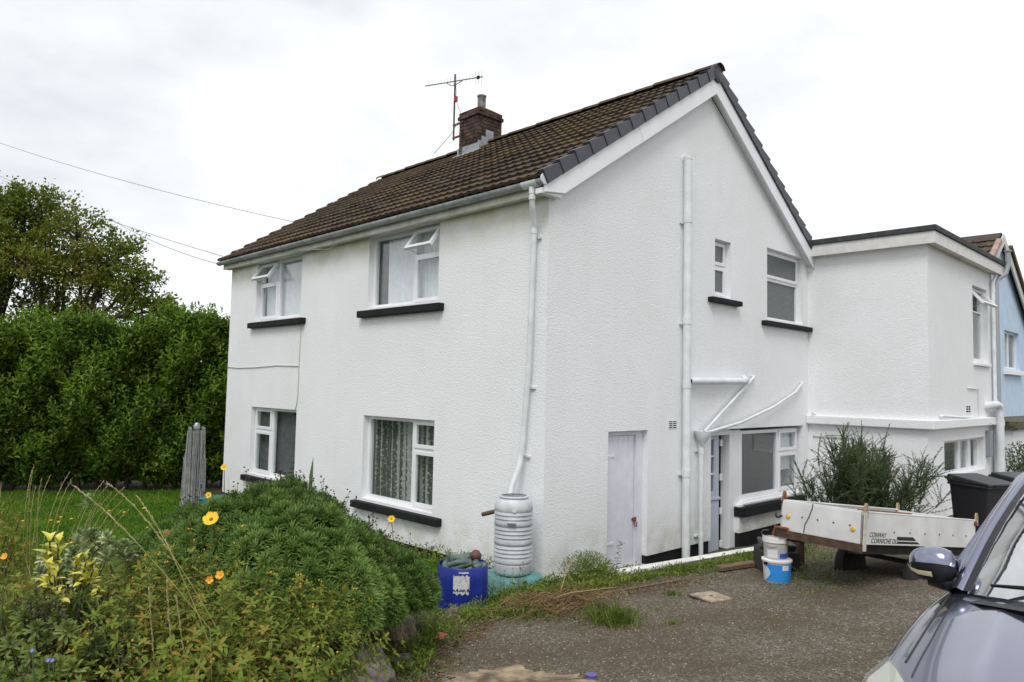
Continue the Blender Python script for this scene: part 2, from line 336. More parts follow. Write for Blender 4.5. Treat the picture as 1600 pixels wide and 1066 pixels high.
# light concrete patch worn through at the bottom of the picture
pm=MB(); pts=[]; cc=(2.32,-2.78)
NP_=120
for k in range(NP_):
    a=2*math.pi*k/NP_; f_=1+.16*math.sin(3*a+1)+.1*math.sin(7*a)+.07*math.sin(13*a+2)+.06*math.sin(29*a)+random.uniform(-.05,.05); rx=.50*f_; ry=.27*f_*(1+.12*math.sin(4*a))
    x=cc[0]+rx*math.cos(a)*.75+ry*math.sin(a)*.72; y=cc[1]+rx*math.cos(a)*.68-ry*math.sin(a)*.75; pts.append((x,y,hground(x,y)+.008))
pm.add(pts+[(cc[0],cc[1],hground(*cc)+.012)],[(k,(k+1)%NP_,NP_) for k in range(NP_)])
o=pm.build('concrete_patch',mat('bare sandy concrete',(.20,.15,.095),.95,var=.5,vscale=7,col2=(.42,.33,.21),bump=.5,bscale=50)); tag(o,'bare sandy concrete patch showing through the driveway tarmac','patch',kind='structure')

# ------------------------------------------------------------------ the white house
house=thing('white_house','large white roughcast house with brown tiled gable roof and flat roofed side extension','house',(0,0,0))
XL,WD,EZ,AY=-8.72,7.06,4.44,3.53; AZ=6.62
def rake(y): return AZ-(AZ-EZ)*abs(y-AY)/AY
def wall_sheet(mb, O, r, n, cols_top, W, z0, holes, reveal=.16):
    """wall with openings: cells between breakpoints; holes = (a0,a1,b0,b1[,depth])"""
    O,r,n=Vector(O),Vector(r),Vector(n); P=lambda a,b,c=0: O+r*a+V(0,0,b)+n*c
    xs=sorted({0,W,*[h[0] for h in holes],*[h[1] for h in holes],*cols_top[1]})
    for a0,a1 in zip(xs[:-1],xs[1:]):
        am=(a0+a1)/2; hs=sorted([(max(h[2],z0),h[3]) for h in holes if h[0]<=am<=h[1]])
        z=z0
        for b0,b1 in hs:
            if b0>z: mb.add([P(a0,z),P(a1,z),P(a1,b0),P(a0,b0)],[(0,1,2,3)])
            z=b1
        mb.add([P(a0,z),P(a1,z),P(a1,cols_top[0](a1)),P(a0,cols_top[0](a0))],[(0,1,2,3)])
    for h in holes:
        a0,a1,b0,b1=h[:4]; d=-(h[4] if len(h)>4 else reveal); b0=max(b0,z0)
        mb.add([P(a0,b0),P(a0,b1),P(a0,b1,d),P(a0,b0,d)],[(0,1,2,3)]); mb.add([P(a1,b0),P(a1,b0,d),P(a1,b1,d),P(a1,b1)],[(0,1,2,3)])
        mb.add([P(a0,b1),P(a1,b1),P(a1,b1,d),P(a0,b1,d)],[(0,1,2,3)])
        if b0>z0: mb.add([P(a0,b0),P(a0,b0,d),P(a1,b0,d),P(a1,b0)],[(0,1,2,3)])
WIN=dict(UR=(-3.746,-2.03,3.249,4.345),UL=(-7.566,-5.829,3.249,4.345),LR=(-3.746,-2.03,.396,1.632),LL=(-7.566,-5.829,.396,1.632))
ZP=-.09      # top of the black plinth
mb=MB()
wall_sheet(mb,(XL,0,0),(1,0,0),(0,-1,0),(lambda a:EZ,[]),-XL,ZP,[(a-XL,b-XL,c,d) for a,b,c,d in WIN.values()])
GH=[(1.167,2.017,-.3,1.568),(3.715,4.194,3.553,4.43),(5.393,6.762,3.329,4.541),(3.62,6.752,-.5,1.53,.42)]
# the mouth of the gable: the tall window reaches past the eaves line, the rake above it is higher
wall_sheet(mb,(0,0,0),(0,1,0),(1,0,0),(rake,[AY]),WD,ZP,GH)
mb.add([(XL,0,ZP),(XL,WD,ZP),(XL,WD,EZ),(XL,AY,AZ),(XL,0,EZ)],[(4,3,2,1,0)]); mb.add([(XL,WD,ZP),(0,WD,ZP),(0,WD,EZ),(XL,WD,EZ)],[(3,2,1,0)])
# the bottom bell edge of the roughcast
for a,b in ((0,1.167),(2.017,3.62)): mb.add([(0,a,ZP),(0,b,ZP),(-.03,b,ZP),(-.03,a,ZP)],[(0,1,2,3)])
mb.add([(XL,0,ZP),(0,0,ZP),(0,.03,ZP),(XL,.03,ZP)],[(0,1,2,3)])
mb.build('wall',ROUGH,house,recalc=False)
mb=MB(); mb.box((XL+.03,.025,-.6),(-.025,.3,ZP+.001)); mb.box((-.3,.3,-.6),(-.025,1.167,ZP+.001)); mb.box((-.3,2.017,-.6),(-.025,3.6,ZP+.001))
mb.build('plinth',BLACK,house)
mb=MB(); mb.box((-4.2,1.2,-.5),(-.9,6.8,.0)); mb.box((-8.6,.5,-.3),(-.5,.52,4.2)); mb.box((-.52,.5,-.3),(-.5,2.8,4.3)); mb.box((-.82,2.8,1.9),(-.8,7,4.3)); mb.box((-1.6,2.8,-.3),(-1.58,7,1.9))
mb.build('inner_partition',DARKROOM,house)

def window(name_, O, r, n, w, h, panes, cas=(), recess=.09, curtain=None, sill=None, sillmat=BLACK, fr=.055, pane_mat=None, label=None, subsill=True, mull=()):
    """a upvc window: frame with mullions, casement rings, panes, a curtain behind and a sill below"""
    O,r,n=Vector(O),Vector(r),Vector(n); U=V(0,0,1); P=lambda a,b,c: O+r*a+U*b+n*c
    bx=lambda mb,a0,a1,b0,b1,c0,c1: mb.obox(P(a0,b0,c0),r*(a1-a0),U*(b1-b0),n*(c1-c0))
    c0,c1=-recess-.07,-recess
    mb=MB(); bx(mb,0,fr,0,h,c0,c1); bx(mb,w-fr,w,0,h,c0,c1); bx(mb,fr,w-fr,h-fr,h,c0,c1); bx(mb,fr,w-fr,0,fr,c0,c1)
    for (a0,a1,b0,b1) in mull: bx(mb,a0,a1,b0,b1,c0+.002,c1-.002)
    if subsill: bx(mb,-.0,w,-.035,-.002,c0,c1+.06)
    f=mb.build(name_,UPVC,house if isinstance(house,bpy.types.Object) else None,bevel=.004)
    for (a0,a1,b0,b1) in panes:
        pm=MB(); bx(pm,a0,a1,b0,b1,c1-.042,c1-.034); pm.build('pane',pane_mat or GLASS,f)
    for (a0,a1,b0,b1,ang) in cas:
        hinge=P((a0+a1)/2,b1,c1+.006); Mx=Matrix.Translation(hinge)@Matrix.Rotation(-ang,4,r)@Matrix.Translation(-hinge)
        t=.052; cm=MB()
        bx(cm,a0,a0+t,b0,b1,c1-.03,c1+.018); bx(cm,a1-t,a1,b0,b1,c1-.03,c1+.018); bx(cm,a0+t,a1-t,b1-t,b1,c1-.03,c1+.018); bx(cm,a0+t,a1-t,b0,b0+t,c1-.03,c1+.018)
        pm=MB(); bx(pm,a0+t-.004,a1-t+.004,b0+t-.004,b1-t+.004,c1-.012,c1-.004)
        for q in (cm,pm): q.v=[tuple(Mx@Vector(p)) for p in q.v]
        cm.build('casement',UPVC,f,bevel=.004); pm.build('pane',pane_mat or GLASS,f)
        if ang>.1:   # stay and friction arm
            am=MB(); a=Mx@P(a0+.06,b0+.02,c1-.02); am.tube([P(a0+.06,b0+.01,c1-.02),a],.006,5); am.build('stay',STEEL,f)
    if curtain:
        for (a0,a1,cm_,wl,amp,b0) in curtain:
            k=int((a1-a0)/wl*8)+2; vs=[];fs=[]
            for i in range(k+1):
                a=a0+(a1-a0)*i/k; ph=a*2*math.pi/wl; cc=c0-.05+amp*math.sin(ph)+amp*.5*math.sin(ph*.37+1)
                for b in (b0,h): vs.append(P(a,b,cc-.015*(b==0)))
            fs=[(2*i,2*i+2,2*i+3,2*i+1) for i in range(k)]
            q=MB(); q.add(vs,fs); q.build('curtain',cm_,f,smooth=True,recalc=False)
    if sill:
        a0,a1,b0,b1,pr=sill; sm=MB(); sm.obox(P(a0,b0,-.1),r*(a1-a0),U*(b1-b0),n*(.1+pr)); s=sm.build('sill',sillmat,f,bevel=.012)
    if label: f['label']=label
    return f
E=((1,0,0),(0,-1,0))
def ew(k): a,b,c,d=WIN[k]; return (a,0,c),b-a,d-c
O,w_,h_=ew('UR'); m_=w_-.66
window('window',O,*E,w_,h_,[(.055,m_-.03,.055,h_-.055)],[(m_+.03,w_-.03,.03,.68,0),(m_+.03,w_-.03,.70,h_-.02,.62)],curtain=[(.2,w_,NET,.11,.018,0),(.05,.2,DRAPE,.1,.02,0)],sill=(-.15,w_+.14,-.14,-.037,.1),mull=[(m_-.03,m_+.03,.055,h_-.055),(m_+.03,w_-.055,.67,.715)],label='upper window with one top light tilted open and white net curtains')
O,w_,h_=ew('UL'); m_=.73
window('window',O,*E,w_,h_,[(m_+.03,w_-.055,.055,h_-.055)],[(.03,m_-.03,.03,.68,0),(.03,m_-.03,.70,h_-.02,.62)],curtain=[(.05,w_-.05,NET,.13,.02,0)],sill=(-.14,w_+.2,-.14,-.037,.1),mull=[(m_-.03,m_+.03,.055,h_-.055),(.055,m_-.03,.67,.715)],label='upper window with tilted top light at its outer side')
O,w_,h_=ew('LR'); m_=1.14
window('window',O,*E,w_,h_,[(.055,m_-.03,.055,h_-.055)],[(m_+.03,w_-.03,.03,.79,0),(m_+.03,w_-.03,.83,h_-.03,0)],curtain=[(.06,w_,LACE,.16,.02,0)],sill=(-.15,w_+.21,-.14,-.037,.1),mull=[(m_-.03,m_+.03,.055,h_-.055),(m_+.03,w_-.055,.79,.83)],label='ground floor window hung with patterned lace curtain')
O,w_,h_=ew('LL'); m_=.7
window('window',O,*E,w_,h_,[(m_+.03,w_-.055,.055,h_-.055)],[(.03,m_-.03,.03,.79,0),(.03,m_-.03,.83,h_-.03,0)],curtain=[(.06,w_-.05,DRAPE,.2,.03,0)],sill=(-.15,w_+.15,-.14,-.037,.1),mull=[(m_-.03,m_+.03,.055,h_-.055),(.055,m_-.03,.79,.83)],label='ground floor window with dark grey drapes')
G_=((0,1,0),(1,0,0))
window('window',(0,3.715,3.553),*G_,.479,.877,[],[(.03,.45,.03,.47,0),(.03,.45,.5,.85,0)],recess=.1,pane_mat=FROST,sill=(-.2,.2+.479,-.115,-.037,.1),mull=[(.05,.43,.47,.5)],label='narrow frosted window in the gable')
window('window',(0,5.393,3.329),*G_,1.369,1.212,[(.055,1.31,.055,.68)],[(.03,1.34,.73,1.185,0)],recess=.1,pane_mat=FROST,sill=(-.2,.19+1.369,-.115,-.037,.1),mull=[(.055,1.314,.68,.73)],label='wide frosted window in the gable')
# kitchen porch recess: window, door, low wall
window('window',(-.1,4.68,.40),*G_,2.03,1.08,[(.055,1.25,.055,1.02)],[(1.31,2.0,.03,.66,0),(1.31,2.0,.70,1.06,0)],recess=.0,sill=(-.2,2.0,-.25,-.1,.17),mull=[(1.25,1.31,.055,1.025),(1.31,1.975,.66,.70)],label='kitchen window in the porch recess',curtain=[(1.35,1.98,NET,.12,.015,.35)])
mb=MB(); mb.box((-.25,4.62,.33),(.03,6.74,.365)); mb.build('sill_board',UPVC,house,bevel=.006)
mb=MB(); mb.box((-.3,4.5,-.1),(-.015,6.75,.33)); mb.build('low_wall',ROUGH,house)
mb=MB(); mb.box((-.3,4.51,-.6),(-.035,6.75,-.101)); mb.build('plinth',BLACK,house)
mb=MB(); mb.box((-.26,4.35,-.5),(-.1,4.46,1.5)); mb.box((-.18,4.46,-.5),(-.1,4.68,1.5)); mb.box((-.26,3.62,1.43),(-.1,4.35,1.52)); mb.build('door_frame',UPVC,house,bevel=.004)
dm=MB(); X0=-.2
dm.box((X0-.05,3.62,-.45),(X0,4.2,.43)); dm.box((X0-.05,3.62,.47),(X0,4.2,.56)); dm.box((X0-.05,4.06,.56),(X0,4.2,1.42)); dm.box((X0-.05,3.62,1.36),(X0,4.06,1.42))
kd=dm.build('stable_door',DOORG,house,bevel=.004)
pm=MB(); pm.box((X0-.03,3.62,.56),(X0-.022,4.06,1.36)); pm.build('pane',GLASS,kd)
for z in (.82,1.09):
    bm_=MB(); bm_.box((X0-.03,3.62,z),(X0-.004,4.06,z+.022)); bm_.build('glazing_bar',UPVC,kd)
bm_=MB(); bm_.box((X0,3.62,-.4),(X0+.012,3.98,.36)); q=bm_.build('door_panel',DOORG,kd,bevel=.01)
bm_=MB(); bm_.box((X0-.055,3.6,.43),(X0+.02,4.22,.47)); bm_.build('weather_strip',DOORG,kd,bevel=.005)
for z in (-.3,.2,.72,1.25):
    bm_=MB(); bm_.box((X0,4.21,z),(X0+.03,4.26,z+.1)); bm_.build('hinge',UPVC,kd,bevel=.004)
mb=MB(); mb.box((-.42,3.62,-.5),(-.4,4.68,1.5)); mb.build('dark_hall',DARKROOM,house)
# things on the kitchen window sill inside
# plank door of the store
mb=MB()
pl=None
mb.box((-.13,1.167,-.19),(-.12,1.9,1.5)); pd=mb.build('plank_door',DOORW,house)
for i in range(6):
    a=1.167+i*.111; q=MB(); q.box((-.12,a+.0015,-.19),(-.098+.002*(i%2),a+.1095,1.5)); q.build('plank',DOORW,pd,bevel=.003)
for z in (1.23,.12):
    q=MB(); q.box((-.097,1.17,z),(-.088,1.42,z+.03)); q.build('strap_hinge',DOORW,pd)
q=MB(); q.box((-.095,1.80,.385),(-.08,1.88,.415)); q.box((-.08,1.825,.37),(-.06,1.86,.43)); q.tube([(-.06,1.82,.36),(-.055,1.82,.31),(-.055,1.86,.31),(-.06,1.87,.36)],.008,6); q.build('hasp',RUST,pd)
mb=MB(); mb.box((-.16,1.86,-.2),(-.08,2.017,1.568)) ; mb.box((-.16,1.167,1.505),(-.08,1.86,1.568)); mb.build('door_frame',DOORW,house,bevel=.004)
mb=MB(); mb.box((-.16,1.15,-.3),(.02,2.03,-.2)); mb.build('door_step',CONC,house,bevel=.01)
# air brick, small fixings
mb=MB(); mb.box((-.01,2.49,1.57),(.006,2.7,1.69)); av=mb.build('air_brick',ROUGH,house)
q=MB()
for j in range(2):
    for i in range(4): q.box((.004,2.505+j*.1,1.58+i*.027),(.008,2.505+j*.1+.08,1.594+i*.027))
q.build('slot',BLACK,av)

# ---- roof
TH=math.atan2(2.45,3.75); ct,st_=math.cos(TH),math.sin(TH)
Y0,Z0=-.22,4.5; X1=.1; GA=.3195; TWD=.3; NC=14; NR=30
roof=MB()
roof.add([(XL-.1,Y0+.05,Z0-.0),(X1,Y0+.05,Z0-.0),(X1,AY,Z0-.03+2.45),(XL-.1,AY,Z0-.03+2.45)],[(0,1,2,3)])
roof.add([(XL-.1,2*AY-Y0-.05,Z0),(X1,2*AY-Y0-.05,Z0),(X1,AY,Z0-.03+2.45),(XL-.1,AY,Z0-.03+2.45)],[(3,2,1,0)])
rf=roof.build('roof',FELT,house,recalc=False)
def tile_mesh():
    us=np.linspace(0,TWD,13); vs=[];
    def hgt(u):
        q=(u/TWD*2)%1; return .026*max(0,math.sin(math.pi*(q-.42)/.5))**.8 if .42<q<.92 else 0
    L_=.375
    for u in us: vs.append((u,0,.05+hgt(u)*.62))
    for u in us: vs.append((u,L_,.004+hgt(u)*.62))
    for u in us: vs.append((u,.004,.008+hgt(u)*.5))
    fs=[(i,i+1,13+i+1,13+i) for i in range(12)]+[(26+i,26+i+1,i+1,i) for i in range(12)]
    return vs,fs
TV,TF=tile_mesh()
tm=bpy.data.meshes.new('roof_tile'); tm.from_pydata(TV,[],TF); tm.materials.append(TILE)
ta=[]
for c in range(NC):
    for k in range(NR):
        x=X1-.0-(k+1)*TWD; base=V(x,Y0,Z0)+V(0,ct,st_)*(c*GA)
        M=Matrix(((1,0,0),(0,ct,st_),(0,-st_,ct))).transposed().to_4x4(); M.translation=base+V(0,-st_,ct)*random.uniform(0,.006)+V(random.uniform(-.004,.004),0,0)
        M=M@Matrix.Rotation(random.gauss(0,.006),4,'Y')@Matrix.Rotation(random.gauss(0,.006),4,'X')
        ta.append(((base-CP).length,M))
ta.sort(key=lambda q:q[0])
for d_,M in ta[:300]:
    o=bpy.data.objects.new('roof_tile',tm); COL.objects.link(o); o.parent=rf; o.matrix_local=M
TVn=np.array([(*v,1) for v in TV])
def join_tiles(Ms):
    vs=np.concatenate([(np.array(M)@TVn.T).T[:,:3] for M in Ms]); n=len(TV); f=np.concatenate([np.array(TF)+i*n for i in range(len(Ms))]); return fastmesh('tile_field',vs,quads=f)
me=join_tiles([M for _,M in ta[300:]]); o=put('tile_field',me,TILE,rf); o['kind']='stuff'
Ms=[]
for c in range(NC):
    for k in range(NR):
        base=V(X1-k*TWD,2*AY-Y0,Z0)+V(0,-ct,st_)*(c*GA)
        M=Matrix(((-1,0,0),(0,-ct,st_),(0,st_,ct))).transposed().to_4x4(); M.translation=base; Ms.append(M)
o=put('rear_tile_field',join_tiles(Ms),TILE,rf); o['kind']='stuff'
# ridge tiles
RZ=Z0+2.45
rm=MB(); n=10
pr=[]
for j in range(n+1):
    a=math.pi*(.12+.76*j/n); pr.append((.135*math.cos(a),.135*math.sin(a)-.075))
vs=[];fs=[]
for x in (0,.4):
    for (y,z) in pr: vs.append((x,y*(1+.06*(x==0)),z+.008*(x==0)))
for (y,z) in pr: vs.append((0,y*.86,z-.014))
fs=[(i,n+1+i,n+2+i,i+1) for i in range(n)]+[(i,i+1,2*n+3+i,2*n+2+i) for i in range(n)]
rme=MB().add(vs,fs).mesh('ridge_tile'); rme.materials.append(TILE); rme.shade_smooth()
x=XL-.1
while x<.0:
    if not -5.65<x+.2<-4.9:
        o=bpy.data.objects.new('ridge_tile',rme); COL.objects.link(o); o.parent=rf; o.matrix_local=Matrix.Translation((x,AY,RZ+.035+random.uniform(0,.012)))@Matrix.Rotation(random.gauss(0,.008),4,'Z')
    x+=.375
mb=MB(); mb.lathe([(.001,0),(.145,0),(.145,.05),(.125,.065),(.001,.07)],(.1,AY,RZ-.045),20,(1,0,0)); mb.build('ridge_end_cap',SLATE,rf,smooth=R_(35))
# verge caps
def verge(side):
    for c in range(NC):
        s=1 if side==0 else -1
        b=V(.1,Y0 if s==1 else 2*AY-Y0,Z0)+V(0,s*ct,st_)*(c*GA-.015)
        t=V(0,s*ct,st_); nn=V(0,-s*st_,ct)
        q=MB()
        # each cap flares at its lower end so that the run looks stepped
        o1=b+nn*-.085; L=.34
        x0,x1=-.0,.058
        a=[o1+V(x0,0,0),o1+V(x1+.006,0,0),o1+t*L+V(x1-.006,0,0)+nn*-.0,o1+t*L+V(x0,0,0)]
        hgt0,hgt1=.178,.138
        q.hexa([a[0],a[1],a[2],a[3],a[0]+nn*hgt0,a[1]+nn*hgt0,a[2]+nn*hgt1,a[3]+nn*hgt1])
        # top flange over the tile edge
        q.hexa([p+V(-.075,0,0)+nn*(h-.018) for p,h in ((a[0],hgt0),(a[1]-V(x1-.002,0,0)+V(.075,0,0),hgt0),(a[2]-V(x1-.002,0,0)+V(.075,0,0),hgt1),(a[3],hgt1))]+[p+V(-.075,0,0)+nn*h for p,h in ((a[0],hgt0),(a[1]-V(x1-.002,0,0)+V(.075,0,0),hgt0),(a[2]-V(x1-.002,0,0)+V(.075,0,0),hgt1),(a[3],hgt1))])
        q.build('verge_cap',SLATE,rf,bevel=.006)
verge(0); verge(1)
# left hand verge: mortared undercloak
mb=MB()
for s in (1,-1):
    b=V(XL-.12,Y0 if s==1 else 2*AY-Y0,Z0); mb.obox(b-V(0,-s*st_,ct)*.06,(.03,0,0),V(0,s*ct,st_)*4.46,V(0,-s*st_,ct)*.08)
mb.build('verge_mortar',CONC,rf)
# barge boards and soffit boxes
for s in (1,-1):
    t=V(0,s*ct,st_); nn=V(0,-s*st_,ct); Ya=Y0-.03 if s==1 else 2*AY-Y0+.03
    b=V(.1,Ya,Z0-.02)+nn*-.085
    mb=MB(); A=b+nn*-.0; topend=V(.1,AY,Z0-.02+(AY-Y0+.03)*st_/ct)+nn*-.03
    topend=V(.1,AY,b.z+(abs(AY-b.y))*st_/ct)
    lw=.215/ct
    mb.prism([A,topend,topend-V(0,0,lw),A+V(0,s*.34,-.0)+V(0,0,.34*st_/ct-lw),A+V(0,0,-.08)],(.03,0,0)); q=mb.build('barge_board',BARGE,house,bevel=.004)
    # joint line between the two lengths of board
    jm=MB(); p=b+t*2.1+V(.03,0,0); jm.obox(p-nn*.205,(.0015,0,0),t*.006,nn*.2); jm.build('board_joint',FASC,q)
    mb=MB(); mb.prism([V(.0,Ya+s*.02,A.z-.09),V(.0,Ya+s*.36,A.z-.09+.0),V(0,Ya+s*.36,A.z+.1),V(0,Ya+s*.02,A.z-.03)],(.1,0,0)); mb.build('soffit_box',BARGE,house)
    mb=MB(); mb.obox(V(-.0,Ya+s*.3,A.z+.3*st_/ct-.19/ct),(.1,0,0),t*(AY-Y0-.25)/ct,nn*.015); mb.build('soffit',BARGE,house)
# eaves: fascia, soffit, gutter, brackets
mb=MB(); mb.box((XL-.1,-.14,4.335),(.0,-.115,4.47)); mb.build('fascia',FASC,house,bevel=.004)
mb=MB(); mb.box((XL-.1,-.115,4.345),(.0,.0,4.36)); mb.build('soffit',FASC,house)
gy,gz=-.21,4.475
mb=MB(); n=12; xs=[XL-.15,-6.1,-4.0,-2.0,.13]
def gut(mb,x0,x1,r):
    vs=[];m_=n+1
    for x in (x0,x1):
        for rr_ in (r,r-.006):
            for j in range(m_):
                a=math.pi+math.pi*j/n; vs.append((x,gy+rr_*math.cos(a),gz+rr_*math.sin(a)+.02*0))
    fs=[]
    for j in range(n): fs+= [(j,j+1,2*m_+j+1,2*m_+j),(m_+j+1,m_+j,3*m_+j,3*m_+j+1)]
    fs+= [(0,2*m_,3*m_,m_),(n,m_+n,3*m_+n,2*m_+n)]
    fs+= [(j,m_+j,m_+j+1,j+1) for j in range(n)]+[(2*m_+j,2*m_+j+1,3*m_+j+1,3*m_+j) for j in range(n)]
    mb.add(vs,fs)
gut(mb,XL-.15,.13,.062); gu=mb.build('gutter',PIPEG,house,smooth=R_(40),recalc=True)
for x in (-7.2,-5.3,-4.4,-2.6,-1.2): 
    q=MB(); gut(q,x,x+.07,.069); q.build('gutter_union',PIPEG,gu,smooth=R_(40))
q=MB(); gut(q,-.2,.03,.07); q.tube([(-.07,gy,gz-.06),(-.07,gy,gz-.14)],.04,14); q.build('gutter_outlet',PIPE,gu,smooth=R_(40))
q=MB(); q.lathe([(.001,0),(.068,0),(.068,.02),(.001,.021)],(.12,gy,gz-.0),16,(1,0,0)); q.build('gutter_end',PIPE,gu,smooth=R_(40))
# downpipe with swan neck
def pipe(name,path,r,m,parent=house,collars=(),n=14):
    mb=MB(); mb.tube(path,r,n); o=mb.build(name,m,parent,smooth=R_(50))
    for (p,dv,L,k) in collars:
        q=MB(); p=Vector(p); dv=Vector(dv).normalized(); q.tube([p,p+dv*L],r*k,n); q.build('pipe_collar',m,o,smooth=R_(50))
    return o
def bracket(p,axis,wd,parent,m):
    q=MB(); p=Vector(p); q.obox(p-Vector(axis)*wd/2+V(0,0,-.012),Vector(axis)*wd,V(0,0,.024),(V(1,0,0) if axis[1] else V(0,-1,0))*.03); q.build('pipe_bracket',m,parent)
dp=pipe('downpipe',[(-.07,gy,gz-.12),(-.07,gy,gz-.2),(-.1,-.17,4.15),(-.15,-.08,4.02),(-.16,-.075,3.9),(-.2,-.075,2.4),(-.27,-.08,1.5),(-.29,-.1,1.22),(-.3,-.22,.95),(-.28,-.28,.8)],.034,PIPE,collars=[((-.16,-.075,3.9),(0,0,1),.06,1.14),((-.07,gy,gz-.21),(0,0,1),.05,1.2),((-.28,-.085,1.32),(0.07,0.02,1),.07,1.14)])
for z,x in ((3.86,-.165),(2.1,-.215),(1.3,-.28)): bracket((x,-.0,z),(1,0,0),.13,dp,PIPE)
sp=pipe('soil_pipe',[(.08,2.83,-.35),(.08,2.83,5.45)],.057,PIPE,collars=[((.08,2.83,z),(0,0,1),.1,1.12) for z in (.9,2.14,3.04,4.5)]+[((.08,2.83,5.42),(0,0,1),.05,1.08)],n=18)
for z in (.93,3.05,4.5): bracket((.0,2.83,z),(0,1,0),.2,sp,PIPE)
q=MB(); q.tube([(.08,2.83,2.24),(.09,3.1,2.245),(.09,4.42,2.27)],.052,16); q.tube([(.09,4.42,2.27),(.07,4.55,2.28),(.0,4.56,2.34)],.05,14); q.build('waste_branch',PIPE,sp,smooth=R_(50))
q=MB(); q.lathe([(.03,0),(.034,.004)],(.137,2.86,2.24),12,(1,.3,0)); q.build('access_cap',BLACK,sp)
q=MB(); q.lathe([(.03,.0),(.04,.03),(.085,.09),(.11,.16),(.118,.2),(.11,.2),(.09,.16)],(.115,3.2,1.33),16,open_top=True); hp=q.build('hopper_head',PIPE,house,smooth=R_(40))
rp=pipe('downpipe',[(.08,3.22,-.35),(.08,3.22,1.36)],.034,PIPE,collars=[((.08,3.22,z),(0,0,1),.07,1.14) for z in (1.2,.0)])
bracket((0,3.22,1.24),(0,1,0),.13,rp,PIPE); bracket((0,3.22,.03),(0,1,0),.13,rp,PIPE)
pipe('waste_pipe',[(0,4.88,2.36),(.05,4.86,2.36),(.06,4.7,2.27),(.1,3.27,1.52)],.021,PIPE,n=10)
pipe('waste_pipe',[(0,6.63,2.3),(.05,6.63,2.29),(.07,6.3,2.12),(.1,5.4,1.86),(.11,4.3,1.63),(.12,3.27,1.5)],.024,PIPE,n=10)
# telephone and aerial cables clipped to the wall
def cable(name,path,r=.006,parent=house,m=None):
    mb=MB(); mb.tube(path,r,5); return mb.build(name,m or mat('cream cable',(.5,.47,.4),.7),parent,smooth=True)
cable('wall_cable',[(XL,-.01,2.38),(-8.2,-.012,2.36),(-7.4,-.012,2.37),(-6.6,-.012,2.4),(-5.79,-.012,2.385)],.007)
cable('wall_cable',[(-5.77,-.012,3.18),(-5.79,-.012,2.4),(-5.79,-.012,1.9),(-5.82,-.012,1.72),(-5.86,-.012,1.64)],.006)
cable('eaves_cable',[(-5.9,-.15,4.36),(-5.2,-.16,4.31),(-4.7,-.15,4.26),(-4.3,-.16,4.34),(-3.2,-.15,4.32),(-2.0,-.15,4.34)],.006)
# chimney of single bricks
cx0,cx1,cy0,cy1=-5.46,-4.9,3.16,3.78; cz0,cz1=6.35,7.42
mb=MB(); mb.box((cx0+.02,cy0+.02,cz0),(cx1-.02,cy1-.02,cz1+.19)); ch=mb.build('chimney',mat('grey mortar',(.12,.105,.09),.95,var=.3,vscale=20),house)
def brickmesh(L): return MB().box((0,0,0),(L,.1,.065)).mesh('brick')
BL={L:brickmesh(L) for L in (.205,.0975)}
for me_ in BL.values(): me_.materials.append(BRICKM)
zc=cz0; row=0
while zc<cz1+.19:
    over=.035 if zc>cz1-.01 else 0
    over2=.02 if zc>cz1+.1 else 0
    e=over-over2
    for (o,dx,lenf) in ((V(cx0-e,cy0-e,zc),V(1,0,0),cx1-cx0+2*e),(V(cx1+e,cy0-e,zc),V(0,1,0),cy1-cy0+2*e),(V(cx1+e,cy1+e,zc),V(-1,0,0),cx1-cx0+2*e),(V(cx0-e,cy1+e,zc),V(0,-1,0),cy1-cy0+2*e)):
        a=.0 if row%2 else .0; 
        L=.0975 if row%2 else .205
        while a+.05<lenf-.0:
            LL=L
            if a+LL>lenf+.01: LL=.0975
            M=Matrix((dx,V(-dx.y,dx.x,0),V(0,0,1))).transposed().to_4x4(); M.translation=o+dx*a+V(-dx.y,dx.x,0)*random.uniform(-.004,.004)
            b_=bpy.data.objects.new('brick',BL[LL]); COL.objects.link(b_); b_.parent=ch; b_.matrix_local=M
            a+=LL+.01; L=.205
    zc+=.075; row+=1
mb=MB(); mb.hexa([(cx0-.02,cy0-.02,zc-.01),(cx1+.02,cy0-.02,zc-.01),(cx1+.02,cy1+.02,zc-.01),(cx0-.02,cy1+.02,zc-.01),(cx0+.15,cy0+.17,zc+.1),(cx1-.15,cy0+.17,zc+.1),(cx1-.15,cy1-.17,zc+.1),(cx0+.15,cy1-.17,zc+.1)]); mb.build('flaunching',mat('mossy mortar cap',(.09,.09,.05),.95,var=.4,vscale=12,col2=(.16,.13,.04)),ch)
mb=MB(); mb.lathe([(.085,0),(.085,.26),(.095,.27),(.095,.3),(.07,.3),(.07,.1)],((cx0+cx1)/2+.05,(cy0+cy1)/2-.03,zc+.06),16,open_top=True); mb.build('chimney_pot',mat('metal flue',(.17,.17,.165),.6,metal=.3,var=.5,vscale=9),ch,smooth=R_(40))
# lead: apron on the eaves face, steps up the side
zr=lambda y: Z0+(y-Y0)*st_/ct
mb=MB(); mb.box((cx0-.05,cy0-.012,zr(cy0)-.05),(cx1+.05,cy0-.002,zr(cy0)+.19)); mb.obox((cx0-.1,cy0-.18,zr(cy0-.18)+.05),(cx1-cx0+.2,0,0),V(0,ct,st_)*.2,V(0,-st_,ct)*.012); mb.build('lead_apron',LEAD,ch)
for i,(ya,yb) in enumerate(((3.16,3.26),(3.25,3.37),(3.36,3.56),)):
    mb=MB(); mb.box((cx1+.002+.002*i,ya,zr(ya)-.05),(cx1+.012+.002*i,yb,zr(yb)+.18+.03*i)); mb.build('step_flashing',LEAD,ch)
